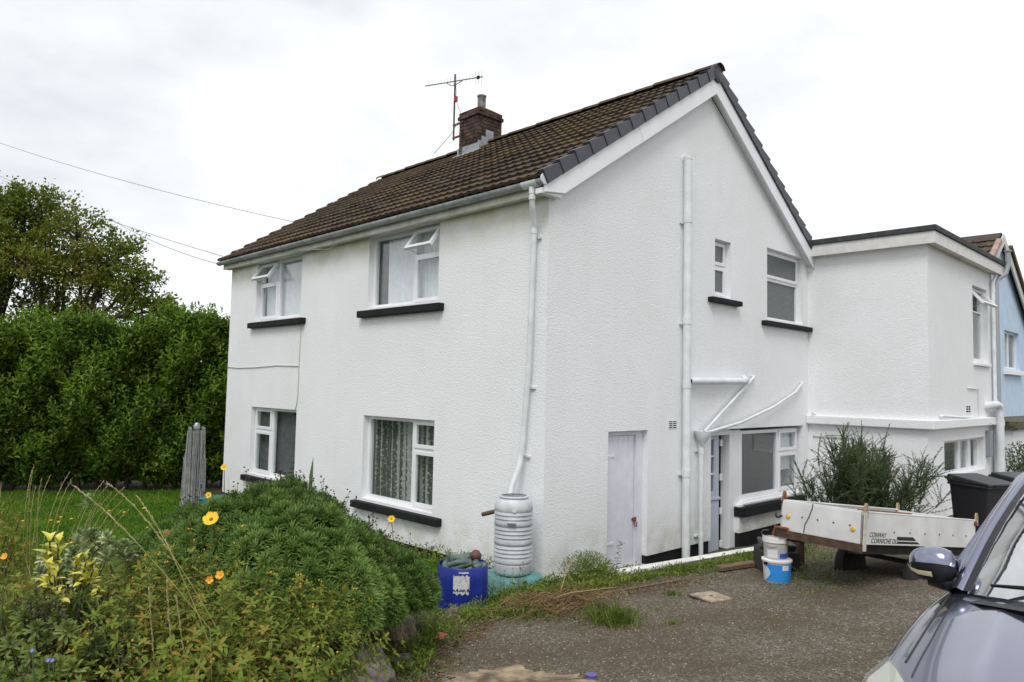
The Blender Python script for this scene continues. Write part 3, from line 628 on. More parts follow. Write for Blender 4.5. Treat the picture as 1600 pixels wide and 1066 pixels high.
# ---- side extension with flat roof
YE,XE,YF=6.97,1.983,11.05
mb=MB(); wall_sheet(mb,(0,YE,0),(1,0,0),(0,-1,0),(lambda a:4.6,[]),XE,1.7,[])
wall_sheet(mb,(XE,YE,0),(0,1,0),(1,0,0),(lambda a:4.6,[]),YF-YE,1.7,[(9.62-YE,10.68-YE,2.79,4.22)])
mb.add([(XE,YF,-.3),(XE,YF,4.6),(-1,YF,4.6),(-1,YF,-.3)],[(0,1,2,3)])
wall_sheet(mb,(0,YE+.0,0),(1,0,0),(0,-1,0),(lambda a:1.6,[]),XE-.03,-.3,[(.08,.82,1.0,1.34,.03)])
wall_sheet(mb,(XE-.03,YE,0),(0,1,0),(1,0,0),(lambda a:1.6,[]),YF-YE,-.3,[(7.83-YE,10.43-YE,.72,1.335)])
mb.build('extension_wall',ROUGH,house,recalc=False)
mb=MB(); mb.box((.08,YE+.03,1.0),(.82,YE+.05,1.34)); mb.build('blocked_panel',ROUGH,house)
mb=MB(); mb.prism([(.0,YE-.1,1.56),(XE+.09,YE-.1,1.56),(XE+.09,YF,1.56),(XE-.2,YF,1.56),(XE-.2,YE+.2,1.56),(0,YE+.2,1.56)],(0,0,.15)); mb.build('ledge',ROUGH,house,bevel=.015)
mb=MB(); mb.box((.03,YE-.16,4.57),(XE+.16,YE-.13,4.765)); mb.box((XE+.13,YE-.13,4.57),(XE+.16,11.45,4.765)); mb.build('fascia',mat('flaking white fascia',(.72,.71,.69),.6,var=.16,vscale=6,col2=(.74,.73,.71)),house)
mb=MB(); mb.box((.0,YE-.13,4.59),(XE+.13,YE-.0,4.6)); mb.box((XE,YE,4.59),(XE+.13,11.4,4.6)); mb.build('soffit',FASC,house)
mb=MB(); mb.prism([(.02,YE-.19,4.766),(XE+.19,YE-.19,4.766),(XE+.19,11.48,4.766),(-2.5,11.48,4.766),(-2.5,7.6,4.766),(.02,7.6,4.766)],(0,0,.1)); mb.build('flat_roof',FELT,house,bevel=.015)
window('window',(XE,9.62,2.79),*G_,1.06,1.43,[(.055,1.0,.055,.95)],[(.03,1.03,.98,1.41,.7)],recess=.1,mull=[(.055,1.005,.95,.98)],sill=(-.02,1.1,-.1,-.037,.05),sillmat=UPVC,label='extension window with its top light propped wide open')
window('window',(XE-.03,7.83,.72),*G_,2.6,.615,[(.055,1.3,.055,.56),(1.42,1.9,.055,.56)],[],recess=.12,mull=[(1.3,1.42,.055,.56),(1.9,2.1,.055,.56)],label='low dark window with white side light behind the bins')
pipe('downpipe',[(XE+.1,10.95,4.55),(XE+.06,10.88,4.4),(XE+.06,10.88,.2)],.034,PIPE,collars=[((XE+.06,10.88,z),(0,0,1),.07,1.14) for z in (4.2,3.0,2.0)])
pipe('soil_pipe',[(XE-.02,10.4,1.93),(XE+.1,10.42,1.95),(XE+.14,10.6,1.96),(XE+.14,10.78,1.93),(XE+.14,10.82,1.8),(XE+.14,10.83,-.1)],.075,PIPE,n=18,collars=[((XE+.14,10.83,z),(0,0,1),.1,1.1) for z in (.7,1.55)])
pipe('waste_pipe',[(XE,7.48,1.77),(XE+.05,7.5,1.77),(XE+.06,10.0,1.69),(XE+.08,10.5,1.58)],.022,PIPE,n=10)
pipe('waste_pipe',[(XE,9.15,2.26),(XE+.02,9.16,2.26),(XE+.02,9.83,2.25),(XE+.02,9.83,1.72)],.011,PIPE,n=8)
mb=MB(); mb.box((XE-.01,9.02,1.8),(XE+.006,9.34,1.95)); av=mb.build('air_brick',ROUGH,house); q=MB()
for j in range(2):
    for i in range(3): q.box((XE+.004,9.05+j*.15,1.82+i*.042),(XE+.008,9.05+j*.15+.11,1.848+i*.042))
q.build('slot',BLACK,av)
mb=MB(); mb.tube([(.12,YE,1.74),(.12,YE-.12,1.745)],.02,8); mb.build('overflow_pipe',PIPE,house)
mb=MB(); mb.box((XE-.03,10.47,.95),(XE+.06,10.68,1.45)); mb.build('meter_box',mat('grey meter box',(.25,.28,.31),.5),house,bevel=.01)
mb=MB(); mb.lathe([(.05,0),(.05,.3),(.07,.31),(.07,.34)],(XE+.24,11.3,4.75),14); mb.tube([(XE+.24,11.3,4.8),(XE+.2,11.25,4.6),(XE+.1,11.1,4.5),(XE+.08,11.02,4.42),(XE+.08,11.02,0)],.05,10); mb.build('vent_pipe',mat('grey plastic pipe',(.3,.31,.33),.5),house,smooth=R_(45))

# ------------------------------------------------------------------ aerial on the chimney, overhead wires
AL=mat('weathered aerial metal',(.14,.14,.13),.6,metal=.4,var=.3,vscale=20)
ae=thing('tv_aerial','rusty television aerial with long toothed boom strapped to the chimney','aerial',(-5.9,3.36,7.22))
def rel(mb,o): mb.v=[(x-o[0],y-o[1],z-o[2]) for x,y,z in mb.v]; return mb
q=MB(); q.tube([(0,0,0),(0,0,1.42)],.019,8); q.build('mast',mat('brown rusty mast',(.09,.06,.045),.8,var=.4,vscale=20),ae,smooth=R_(50))
bd=V(.62,.62,-.05).normalized()*.64
bd=V(.74,.52,.095); 
q=MB(); q.tube([V(0,0,1.27)-bd*.72,V(0,0,1.27)+bd*.66],.011,6); bo=q.build('boom',AL,ae)
q=MB(); q.tube([V(0,0,1.27)-bd*.22,V(0,0,1.18)-bd*.08,V(0,0,1.19),V(0,0,1.25)+bd*.17],.009,6); q.build('boom_brace',AL,ae)
em=MB(); pdv=V(0,0,1)
em.tube([V(0,0,-.09),V(0,0,.09)],.0032,4); eme=em.mesh('aerial_element'); eme.materials.append(AL)
for i in range(19):
    p=V(0,0,1.27)+bd*(-.7+i*.074); o=bpy.data.objects.new('aerial_element',eme); COL.objects.link(o); o.parent=ae; o.location=p
    if i>15: o.scale=(1.3,1.3,1.6)
q=MB(); q.box((-.03,-.02,1.24),(.03,.02,1.3)); q.v=[tuple(Vector(v)+bd*.55) for v in q.v]; q.build('junction_box',BLACK,ae)
q=MB(); q.box((.01,-.03,.82),(.07,.03,.93)); q.build('amplifier',mat('red plastic',(.35,.03,.03),.5),ae)
for z in (.05,.32):
    q=MB(); q.box((-.02,-.02,z-.015),(.3,.02,z+.015)); q.build('bracket_arm',RUST,ae)
q=MB(); q.tube([(.03,0,1.2),(.05,0,1.0),(.035,0,.9),(.09,0,.75),(.2,0,.55),(.26,-.1,.3),(.2,-.25,0),(.0,-.5,-.4)],.006,5); q.build('aerial_lead',WIRE,ae)
def wire(name,a,b,sag,label):
    a,b=Vector(a),Vector(b); q=MB(); q.tube([a.lerp(b,i/16)-V(0,0,sag*4*(i/16)*(1-i/16)) for i in range(17)],.006,5)
    o=q.build(name,mat('grey overhead cable',(.13,.13,.135),.7)); tag(o,label,'cable')
wire('overhead_wire',(-8.3,1.2,5.45),(-22.5,-2.65,9.75),.15,'upper single overhead wire running to the slope of the tiled roof')
wire('overhead_wire',(-8.86,-.15,4.62),(-20.59,-2.156,8.118),.12,'overhead wire ending just above the gutter corner')
wire('overhead_wire',(-8.9,-.16,4.45),(-13.9,-.83,5.99),.10,'lowest sagging overhead wire ending below the gutter corner')

# ------------------------------------------------------------------ blue neighbour house
nb=thing('blue_house','pale blue gabled house standing beyond the white extension','house')
BLUEW=mat('pale blue render',(.52,.64,.79),.85,var=.06,vscale=3,bump=.3,bscale=50)
NX,NY0,NY1=1.0,12.35,20.1; NYM,NZA,NZE=16.22,6.35,3.75
mb=MB(); nr=lambda y: NZA-(NZA-NZE)*abs(y-NYM)/(NYM-NY0)
wall_sheet(mb,(NX,NY0,0),(0,1,0),(1,0,0),(lambda a:nr(NY0+a),[NYM-NY0]),NY1-NY0,-.3,[(16.75-NY0,18.42-NY0,2.88,3.9)])
mb.add([(NX,NY0,-.3),(NX,NY0,NZE),(-8,NY0,NZE),(-8,NY0,-.3)],[(0,1,2,3)]); mb.add([(NX,NY1,-.3),(NX,NY1,NZE),(-8,NY1,NZE),(-8,NY1,-.3)],[(3,2,1,0)]); mb.add([(-8,NY0,-.3),(-8,NY1,-.3),(-8,NY1,NZE),(-8,NYM,NZA),(-8,NY0,NZE)],[(0,1,2,3,4)])
mb.build('wall',BLUEW,nb,recalc=False)
nth=math.atan2(NZA-NZE,NYM-NY0); nct,nst=math.cos(nth),math.sin(nth)
mb=MB(); 
for s in (1,-1):
    yb=NY0-.3 if s==1 else NY1+.3; mb.obox((-8.2,yb,NZE-.3*nst/nct+.04),(9.3,0,0),V(0,s*nct,nst)*(NYM-NY0+.3)/nct,V(0,-s*nst,nct)*.03)
nrf=mb.build('roof',FELT,nb)
Ms=[]; near=[]
for s in (1,-1):
    for c in range(15):
        for k in range(30):
            yb=NY0-.32 if s==1 else NY1+.32
            base=V(1.1-(k+1 if s==1 else k)*TWD,yb,NZE-.32*nst/nct+.08)+V(0,s*nct,nst)*(c*GA)
            if c*GA*nct>NYM-NY0+.05: continue
            M=Matrix(((s,0,0),(0,s*nct,nst),(0,-s*nst,nct))).transposed().to_4x4(); M.translation=base
            (near if s==1 and k<7 and c>4 else Ms).append(M)
tm2=bpy.data.meshes.new('roof_tile'); tm2.from_pydata(TV,[],TF); tm2.materials.append(TILE2)
for M in near:
    o=bpy.data.objects.new('roof_tile',tm2); COL.objects.link(o); o.parent=nrf; o.matrix_local=M
o=put('tile_field',join_tiles(Ms),TILE2,nrf); o['kind']='stuff'
PINK=mat('pinkish tile verge',(.36,.27,.23),.8,var=.2,vscale=6,rnd=.15)
for c in range(13):
    for s in (1,-1):
        yb=NY0-.3 if s==1 else NY1+.3
        b=V(1.1,yb,NZE-.3*nst/nct+.05)+V(0,s*nct,nst)*c*.34; q=MB(); q.obox(b,(.12,0,0),V(0,s*nct,nst)*.33,V(0,-s*nst,nct)*(.13)); q.build('verge_tile',PINK if s==1 else TILE2,nrf,bevel=.01)
for s in (1,-1):
    yb=NY0-.3 if s==1 else NY1+.3; b=V(1.12,yb,NZE-.3*nst/nct+.02); q=MB(); top=V(1.12,NYM,b.z+abs(NYM-yb)*nst/nct)
    q.prism([b,top,top-V(0,0,.26),b-V(0,0,.26)],(.04,0,0)); q.build('barge_board',mat('cream barge board',(.6,.6,.56),.6),nb)
q=MB(); q.obox((1.0,NYM-.35,NZA-.95),(.1,0,0),(0,.7,0),(0,0,.05)); q.build('soffit',BARGE,nb)
_h=house; house=nb
window('window',(NX,16.75,2.88),*G_,1.67,1.02,[(.055,.8,.055,.96),(.86,1.6,.055,.96)],[],recess=.09,mull=[(.8,.86,.055,.965)],sill=(-.15,1.8,-.17,-.04,.1),sillmat=UPVC)
house=_h
# lean-to with a dark flat roof at the neighbour's side
sh=thing('lean_to','low white lean-to with mossy dark roof edge beside the blue house','shed')
q=MB(); q.box((1.1,12.3,-.2),(2.05,18.5,1.42)); q.build('wall',ROUGH,sh)
q=MB(); q.box((1.0,12.2,1.421),(2.15,18.6,1.6)); q.build('roof',mat('mossy roof edge',(.05,.05,.04),.9,var=.5,vscale=12,col2=(.16,.16,.08)),sh,bevel=.01)

# ------------------------------------------------------------------ kerb, edging, manhole
def on(x,y,dz=0): return (x,y,hground(x,y)+dz)
kb=MB(); K=[(.74,.42),(1.18,2.9),(1.25,4.0),(1.3,6.9)]
for (a,b),(c,d) in zip(K[:-1],K[1:]): kb.hexa([(a-.07,b,-.45),(a+.07,b,-.45),(c+.07,d,-.45),(c-.07,d,-.45),(a-.06,b,.115),(a+.06,b,.11),(c+.06,d,.11),(c-.06,d,.115)])
o=kb.build('retaining_kerb',WHITEK,bevel=.008); tag(o,'white painted concrete kerb along the sunken path by the kitchen door','kerb')
e=MB(); e.tube([on(1.2,-.4,.0),on(1.34,-.1,.015),on(1.48,.45,.015),on(1.6,.85,.0)],.012,6); o=e.build('edging_strip',WOODM); tag(o,'thin dark edging strip between the weeds and the tarmac','edging')
q=MB(); zz=hground(2.1,.05)+.012
fr_=MB(); c4=V(2.135,.012,0); Q4=[(1.96,-.08),(2.23,-.15),(2.31,.1),(2.04,.18)]; fr_.prism([(c4.x+(a-c4.x)*1.12,c4.y+(b-c4.y)*1.12,zz-.003) for a,b in Q4],(0,0,.008)); fo=fr_.build('cover_frame',mat('dark rusted frame',(.06,.045,.035),.9,var=.4,vscale=20))
P4=[(1.96,-.08),(2.23,-.15),(2.31,.1),(2.04,.18)]; q.prism([(*p,zz) for p in P4],(0,0,.018)); mh=q.build('manhole_cover',mat('tan concrete lid',(.33,.265,.2),.92,var=.4,vscale=11,bump=.6,bscale=60),bevel=.006); tag(mh,'square tan manhole cover lying in the tarmac','manhole cover'); fo.parent=mh
q=MB(); q.lathe([(.02,0),(.02,.004)],(2.13,.02,zz+.0175),10); q.build('lifting_hole',RUST,mh)
q=MB(); q.obox(on(1.62,1.1,.02),(.16,.5,.01),(-.1,.035,0),(0,0,.04)); o=q.build('batten',WOODM); tag(o,'short brown timber batten lying in the weeds beside the kerb','timber')
# ------------------------------------------------------------------ water butt, stand, blue barrel
GREYP=mat('dirty pale grey plastic',(.50,.53,.55),.5,var=.2,vscale=5)
TEAL=mat('teal tarpaulin',(.10,.26,.25),.5,var=.3,vscale=7,bump=.6,bscale=9,bdist=.03)
st=MB(); n=20
rs=[]
for (k,z) in ((1.06,-.2),(1.03,-.05),(1,.03),(.94,.05),(.3,.05)):
    for j in range(n):
        a=2*math.pi*j/n; sx=math.copysign(abs(math.cos(a))**.45,math.cos(a))*.33; sy=math.copysign(abs(math.sin(a))**.45,math.sin(a))*.28
        f=k*(1+.03*math.sin(5*a+z*20)+ .02*math.sin(11*a)); st.v.append((-.1+sx*f,-.4+sy*f,z+.008*math.sin(7*a)))
for i in range(4): st.f+= [(i*n+j,i*n+(j+1)%n,(i+1)*n+(j+1)%n,(i+1)*n+j) for j in range(n)]
st.f.append(tuple(range(4*n,5*n)))
o=st.build('butt_stand',TEAL,smooth=R_(40)); tag(o,'low stand wrapped in teal sheeting beneath the grey water butt','stand')
wb=thing('water_butt','pale grey ribbed plastic water butt at the corner of the house','water butt',(-.09,-.385,.055))
prof=[(.0,0),(.165,0),(.195,.015),(.208,.05),(.212,.13)]
z=.13
for i,wide in enumerate((1,0,0,0,1,0,0,0,1,0,0)):
    hgt=.068 if wide else .036
    prof+= [(.205,z+.004),(.203,z+.010),(.213,z+.018),(.216,z+hgt*.6),(.212,z+hgt)]; z+=hgt+.012
prof+= [(.205,z+.006),(.212,z+.02),(.211,z+.06),(.2,z+.11),(.178,z+.145),(.158,z+.158)]
zt=z+.158
sc=.82/zt; prof=[(r,zz*sc) for r,zz in prof]
q=MB(); q.lathe(prof+[(.155,.835),(.142,.835),(.14,.78)],(0,0,0),40,open_top=True); q.build('body',GREYP,wb,smooth=R_(50))
q=MB(); q.lathe([(.001,.0),(.14,.0)],(0,0,.74),24,open_bot=True,open_top=True); q.build('water',BLACK,wb)
q=MB(); q.lathe([(.138,.0),(.165,.0),(.168,.012),(.14,.018)],(0,0,.83),28,open_top=True,open_bot=True); q.build('rim',mat('pale blue grey rim',(.5,.56,.6),.5),wb,smooth=True)
q=MB(); q.lathe([(.0,0),(.022,0),(.022,.012),(.0,.012)],(.15,-.142,.71),14,(.7,-.66,.25)); q.build('plug',GREYP,wb,smooth=R_(40))
q=MB(); q.obox((.10,-.185,.565),(.085,.045,0),(.02,-.03,0),(0,0,.018)); q.build('grip_slot',STEEL,wb)
q=MB(); q.lathe([(.024,0),(.024,.2),(.019,.2),(.019,.05)],(-.19,-.06,.66),14,(-.85,-.4,-.28),open_top=True); q.build('overflow_spout',mat('brown plastic pipe',(.09,.05,.03),.5),wb,smooth=R_(40))
BLUEP=mat('blue plastic drum',(.012,.03,.27),.45,var=.3,vscale=7,bump=.15,bscale=12)
bb=thing('blue_barrel','cut down blue plastic drum with torn white label beside the water butt','barrel',(.25,-1.40,-.06))
q=MB(); q.lathe([(.0,0),(.215,0),(.232,.02),(.235,.06),(.243,.15),(.245,.3),(.243,.43),(.236,.44),(.236,.41),(.236,.1)],(0,0,0),36,open_top=True); q.build('body',BLUEP,bb,smooth=R_(40))
q=MB(); LR=.2475; vs=[];k=14
for i in range(k+1):
    a=math.radians(-62+ (i/k)*36)
    for j,zz in enumerate((.245+.012*math.sin(i*2.1)+.006*math.sin(i*5),.375+.008*math.sin(i*1.7+1)+.005*math.sin(i*4.3))): vs.append((LR*math.cos(a),LR*math.sin(a),zz))
q.add(vs,[(2*i,2*i+2,2*i+3,2*i+1) for i in range(k)])
q.build('label',mat('torn white paper label',(.6,.6,.58),.8,var=.3,vscale=30),bb)
q=MB(); vs=[]
for i in range(k+1):
    a=math.radians(-62+ (i/k)*35)
    for zz in (.205+.01*math.sin(i*1.3),.228+.012*math.sin(i*2.7)): vs.append((LR*math.cos(a),LR*math.sin(a),zz))
q.add(vs,[(2*i,2*i+2,2*i+3,2*i+1) for i in range(k)]); q.build('label_scrap',MATS['torn white paper label'],bb)
q=MB(); vs=[]
for i in range(k+1):
    a=math.radians(-50+ (i/k)*22)
    for zz in (.396,.41+.006*math.sin(i*2.7)): vs.append((LR*math.cos(a),LR*math.sin(a),zz))
q.add(vs,[(2*i,2*i+2,2*i+3,2*i+1) for i in range(k)]); q.build('label_scrap',MATS['torn white paper label'],bb)
GREENH=mat('grey green hose',(.10,.15,.13),.5,var=.25,vscale=8)
hs=thing('hose_pile','coils of grey green hose filling the blue drum','hose',(.25,-1.40,.2))
for i in range(5):
    q=MB(); rr_=.2-.025*i; q.tube([(rr_*math.cos(a)+.02*math.sin(i*2),rr_*math.sin(a)+.02*math.cos(i*3),.13+.02*i+.03*math.sin(a*2+i)) for a in np.linspace(0,6.1,22)],.026,8); q.build('hose_coil',GREENH,hs,smooth=True)
for a,b_ in (((-.12,-.08,.14),(-.13,-.1,.28)),((.02,-.06,.16),(.09,.0,.27)),((-.04,-.12,.14),(-.0,-.14,.27))):
    q=MB(); q.tube([a,Vector(a).lerp(Vector(b_),.6)+V(.01,0,.01),b_],.022,8); q.build('hose_end',GREENH,hs,smooth=True)
q=MB(); q.lathe([(.0,0),(.05,.01),(.06,.05),(.03,.09),(0,.1)],(.05,.12,.2),10); q.build('hose_fitting',mat('brown fitting',(.12,.05,.04),.6),hs,smooth=True)
# ------------------------------------------------------------------ stones
def stone(label,loc,size,rot,seed,m):
    b=bmesh.new(); bmesh.ops.create_icosphere(b,subdivisions=4,radius=1); rn=random.Random(seed)
    pl=[(Vector((rn.gauss(0,1),rn.gauss(0,1),rn.gauss(0,.8))).normalized(),rn.uniform(.55,.9)) for _ in range(15)]
    from mathutils import noise
    for v in b.verts:
        p=v.co.copy()
        for n_,d_ in pl:
            e=p.dot(n_)-d_
            if e>0: p-=n_*e*.93
        p+=v.co*(noise.noise(p*3+Vector((seed,0,0)))*.10+noise.noise(p*9+Vector((seed,5,0)))*.045)
        v.co=Vector((p.x*size[0],p.y*size[1],p.z*size[2]))
    me=bpy.data.meshes.new('stone'); b.to_mesh(me); b.free(); me.shade_flat()
    o=put('stone',me,m,smooth=R_(28)); o.location=loc; o.rotation_euler=rot; tag(o,label,'stone','stones edging the raised bed'); return o
ST1=mat('grey stone streaked with quartz',(.10,.085,.07),.85,var=.5,vscale=7,col2=(.34,.30,.26),bump=.8,bscale=22,bdist=.02)
ST2=mat('brown stone',(.11,.08,.055),.9,var=.45,vscale=6,col2=(.2,.155,.11),bump=.8,bscale=18,bdist=.02)
stone('large dark quartz streaked edging stone at the driveway corner of the bed',(1.62,-3.42,.2),(.3,.24,.24),(.1,-.15,.5),3,ST1)
stone('flat topped grey brown stone behind the large quartz streaked one',(1.14,-2.82,.18),(.22,.25,.2),(0,.1,.2),5,ST2)
stone('shaded brown stone tucked beneath the round green shrub',(.85,-2.88,.2),(.26,.2,.2),(.1,0,1.2),8,ST2)
stone('low sloping brown stone near the blue drum',(.82,-2.0,.06),(.2,.13,.13),(0,.2,-.6),11,ST2)
stone('small brown stone between weeds under the shrub edge',(.62,-2.25,.1),(.17,.13,.14),(0,.1,.3),14,ST2)
stone('rounded stone half covered by the yellow berried bush',(1.98,-3.78,.22),(.28,.2,.2),(0,0,1),17,ST1)
stone('small grey stone lying against the driveway edge',(1.46,-3.02,.12),(.13,.11,.12),(0,0,.4),21,ST1)
# ------------------------------------------------------------------ paint tubs, tray, rag
WP=mat('white plastic tub',(.72,.72,.70),.4,var=.08,vscale=9); LB=mat('bright blue label',(.03,.27,.72),.4); 
tz=hground(2.26,1.06)+.006
tb=thing('paint_tub','white paint tub with bright blue label at the bottom of the stack','tub',(2.26,1.06,tz))
q=MB(); q.lathe([(0,0),(.122,0),(.126,.01),(.138,.2),(.141,.2),(.141,.22)],(0,0,0),28); q.build('body',WP,tb,smooth=R_(40))
def wrap(name,a0,a1,z0,z1,r0,r1,m,parent,edge=None):
    q=MB(); vs=[];k=20
    for i in range(k+1):
        a=math.radians(a0+(a1-a0)*i/k); zz0,zz1=z0,z1
        if edge: zz0,zz1=edge(i/k,z0,z1)
        for z in (zz0,(zz0+zz1)/2,zz1): rr_=r0+(r1-r0)*((z-z0)/(z1-z0)); vs.append((rr_*math.cos(a),rr_*math.sin(a),z))
    q.add(vs,[(3*i+j,3*i+3+j,3*i+4+j,3*i+1+j) for i in range(k) for j in (0,1)]); return q.build(name,m,parent,smooth=True)
wrap('label',-118,60,.012,.186,.1285,.1392,LB,tb)
wrap('label_patch',-42,-12,.13,.18,.1375,.1405,WP,tb)
wrap('label_swirl',-118,-92,.03,.17,.131,.1398,mat('pale label swirl',(.55,.66,.72),.4),tb,edge=lambda t,a,b:(a+.06*t*t,b-.06*t*t))
q=MB(); q.lathe([(.146,.0),(.15,.004),(.15,.02),(.14,.026),(.0,.026)],(0,0,.2),28,open_bot=False); q.build('lid',WP,tb,smooth=R_(40))
q=MB(); q.box((-.02,-.012,0),(.02,.012,.03)); q.v=[(x+.142*math.cos(R_(-112)),y+.142*math.sin(R_(-112)),z+.17) for x,y,z in q.v]; q.build('handle_lug',BLACK,tb,bevel=.005)
t2=thing('paint_tub','grey white paint tub with yellow band and wire handle on top of the stack','tub',(2.245,1.065,tz+.227))
q=MB(); q.lathe([(0,0),(.108,0),(.112,.01),(.12,.17),(.126,.172),(.126,.2),(.116,.2),(.11,.06)],(0,0,0),28,open_top=True); q.build('body',mat('grey white tub',(.5,.5,.52),.4,var=.1,vscale=8),t2,smooth=R_(40))
wrap('yellow_band',-180,178,.135,.152,.1185,.1195,mat('yellow band',(.6,.5,.16),.5),t2)
wrap('rim_sheet',-150,60,.165,.225,.128,.124,WP,t2,edge=lambda t,a,b:(a,b-.02*(t>.45)+.004*math.sin(t*25)))
wrap('label',-108,-55,.02,.1,.1135,.1165,WP,t2); wrap('blue_print',-45,10,.012,.062,.1128,.1152,mat('deep blue print',(.02,.1,.42),.4),t2)
q=MB(); q.tube([(-.12*math.cos(t)+.0,-.02-.11*math.sin(t),.175-.05*math.sin(t)) for t in np.linspace(0,math.pi,14)],.0035,5); q.v=[(x*.77-y*-.64*.0+0,y,z) for x,y,z in q.v]; q.build('wire_handle',STEEL,t2)
q=MB(); q.tube([(-.12,-.03,.18),(-.13,-.05,.24),(-.1,-.06,.27),(-.04,-.07,.28)],.003,5); q.build('wire_handle',STEEL,t2)
tr=MB(); tr.hexa([(-.16,-.1,0),(.16,-.1,0),(.16,.1,0),(-.16,.1,0),(-.19,-.13,.09),(.19,-.13,.09),(.19,.13,.09),(-.19,.13,.09)]); o=tr.build('plastic_tray',mat('black grey plastic',(.035,.036,.04),.35),bevel=.02); o.location=(1.98,1.62,hground(1.98,1.62)+.22); o.rotation_euler=(.06,.08,.75); tag(o,'black plastic tray lying on the crate behind the paint tubs','tray')
q=MB(); q.box((-.2,-.16,0),(.2,.16,.22)); o=q.build('crate',mat('dark crate',(.03,.025,.02),.8,var=.3),bevel=.01); o.location=(1.98,1.62,hground(1.98,1.62)); o.rotation_euler=(0,0,.75); tag(o,'dark crate in the shade behind the paint tubs','crate')
q=MB(); k=9; vs=[(-.14+.28*i/k,-.1+.2*j/k,.03+.02*math.sin(i*1.3+j)*math.cos(j*1.1)) for j in range(k+1) for i in range(k+1)]
q.add(vs,[(j*(k+1)+i,j*(k+1)+i+1,(j+1)*(k+1)+i+1,(j+1)*(k+1)+i) for j in range(k) for i in range(k)]); o=q.build('rag',mat('white rag',(.6,.58,.55),.9),smooth=True); o.modifiers.new('Solidify','SOLIDIFY').thickness=.006; o.location=(2.02,2.0,hground(2,2)+.33); tag(o,'crumpled white rag under the near edge of the trailer','rag')
q=MB(); q.box((-.08,-.07,0),(.08,.07,.3)); o=q.build('brick_pier',BRICKM,bevel=.008); o.location=(2.02,2.0,hground(2,2)-.0); tag(o,'short brick pier under the white rag','pier')
# ------------------------------------------------------------------ trailer
def rot(a,b,c): return Matrix.Rotation(c,3,'Z')@Matrix.Rotation(b,3,'Y')@Matrix.Rotation(a,3,'X')
TL=thing('camping_trailer','low white camping trailer with rusty corner plates and black side stripes','trailer',(3.142,.968,1.016)); TL.rotation_euler=rot(-.009,.12,1.411).to_euler()
TW=mat('grubby white panel',(.66,.66,.65),.55,var=.12,vscale=3,col2=(.74,.74,.73)); L_,B_,H_=2.252,.845,.29
for nm,lo,hi in (('side_panel',(0.012,-.022,-H_),(L_-.012,0,0)),('side_panel',(0.012,B_,-H_),(L_-.012,B_+.022,0)),('end_panel',(-.022,0.012,-H_),(0,B_-.012,0)),('end_panel',(L_,0.012,-H_),(L_+.022,B_-.012,0))):
    q=MB(); q.box(lo,hi); q.build(nm,TW,TL,bevel=.004)
q=MB(); q.box((0.005,.005,-H_+.005),(L_-.005,B_-.005,-.03)); q.build('deck',mat('trailer deck',(.33,.33,.33),.7,var=.25,vscale=4),TL)
q=MB(); 
for y in (-.015,B_-.015):
    q=MB(); q.box((-.0,y-.01,-.0),(L_,y+.04,.012)); q.build('top_rail',TW,TL,bevel=.003)
q=MB(); q.box((-.015,0,0.0),(.03,B_,.012)); q.build('top_rail',TW,TL,bevel=.003)
q=MB(); q.obox((.1,.1,.0),(1.0,.0,0),(0,.02,0),(0,0,.02)); q.build('folded_bar',RUST,TL)
CPM=mat('rusty cream plate',(.55,.50,.38),.75,var=.25,vscale=34,col2=(.38,.23,.11))
for (x,y,h,mm) in ((0,-.012,.085,CPM),(0,B_,.1,RUST),(L_,-.012,.085,CPM),(L_,B_,.085,CPM)):
    q=MB(); q.prism([(x-.02,y-.014,-.05 if mm is CPM else -.03),(x+.045,y-.014,-.05 if mm is CPM else -.03),(x+.04,y-.014,h*.6),(x+.02,y-.014,h),(x-.006,y-.014,h),(x-.02,y-.014,h*.7)],(0,.012,0)); pl=q.build('corner_plate',mm,TL)
    for zz in (h*.25,h*.65): 
        q=MB(); q.lathe([(.006,0),(.006,.003)],(x+.01,y-.014,zz),8,(0,-1,0)); q.build('bolt_hole',BLACK,pl)
for x in (0,):
    q=MB(); q.box((x-.024,-.03,-H_-.06),(x+.022,-.018,.0)); q.build('corner_strip',mat('cream corner strip',(.55,.52,.45),.6,var=.15,vscale=14),TL)
q=MB(); q.box((-.045,-.02,-H_-.075),(-.015,B_+.05,-H_-.0)); q.build('end_rail',mat('dark brown rail',(.075,.045,.025),.85,var=.4,vscale=12),TL)
for y in (.1,B_-.1):
    q=MB(); q.box((.0,y-.03,-H_-.1),(L_,y+.03,-H_-.02)); q.build('chassis_rail',mat('dark chassis',(.03,.025,.022),.8,var=.4,vscale=14),TL)
q=MB(); q.tube([(1.2,-.02,-.48),(1.2,B_+.02,-.48)],.025,10); q.build('axle',MATS['dark chassis'],TL)
for y in (.06,B_-.06):
    q=MB(); q.lathe([(.08,-.06),(.2,-.062),(.235,-.045),(.245,0),(.235,.045),(.2,.062),(.08,.06)],(1.2,y,-.62),24,(0,1,0)); wh=q.build('wheel',RUBBER,TL,smooth=R_(40))
    q=MB(); q.lathe([(.13,-.05),(.12,-.03),(.04,-.02),(.04,.02),(.12,.03),(.13,.05)],(1.2,y,-.62),16,(0,1,0)); q.build('rim',STEEL,wh,smooth=R_(40))
    q=MB(); q.box((1.18,y-.02,-.62),(1.22,y+.02,-.4)); q.build('suspension_arm',MATS['dark chassis'],TL)
for s in (-1,1):
    q=MB(); q.tube([(L_-.1,B_/2+s*.3,-H_-.06),(L_+.8,B_/2+s*.03,-.42)],.028,8); q.build('drawbar',MATS['dark chassis'],TL)
q=MB(); q.box((L_+.75,B_/2-.05,-.47),(L_+.98,B_/2+.05,-.38)); q.build('coupling',STEEL,TL,bevel=.01)
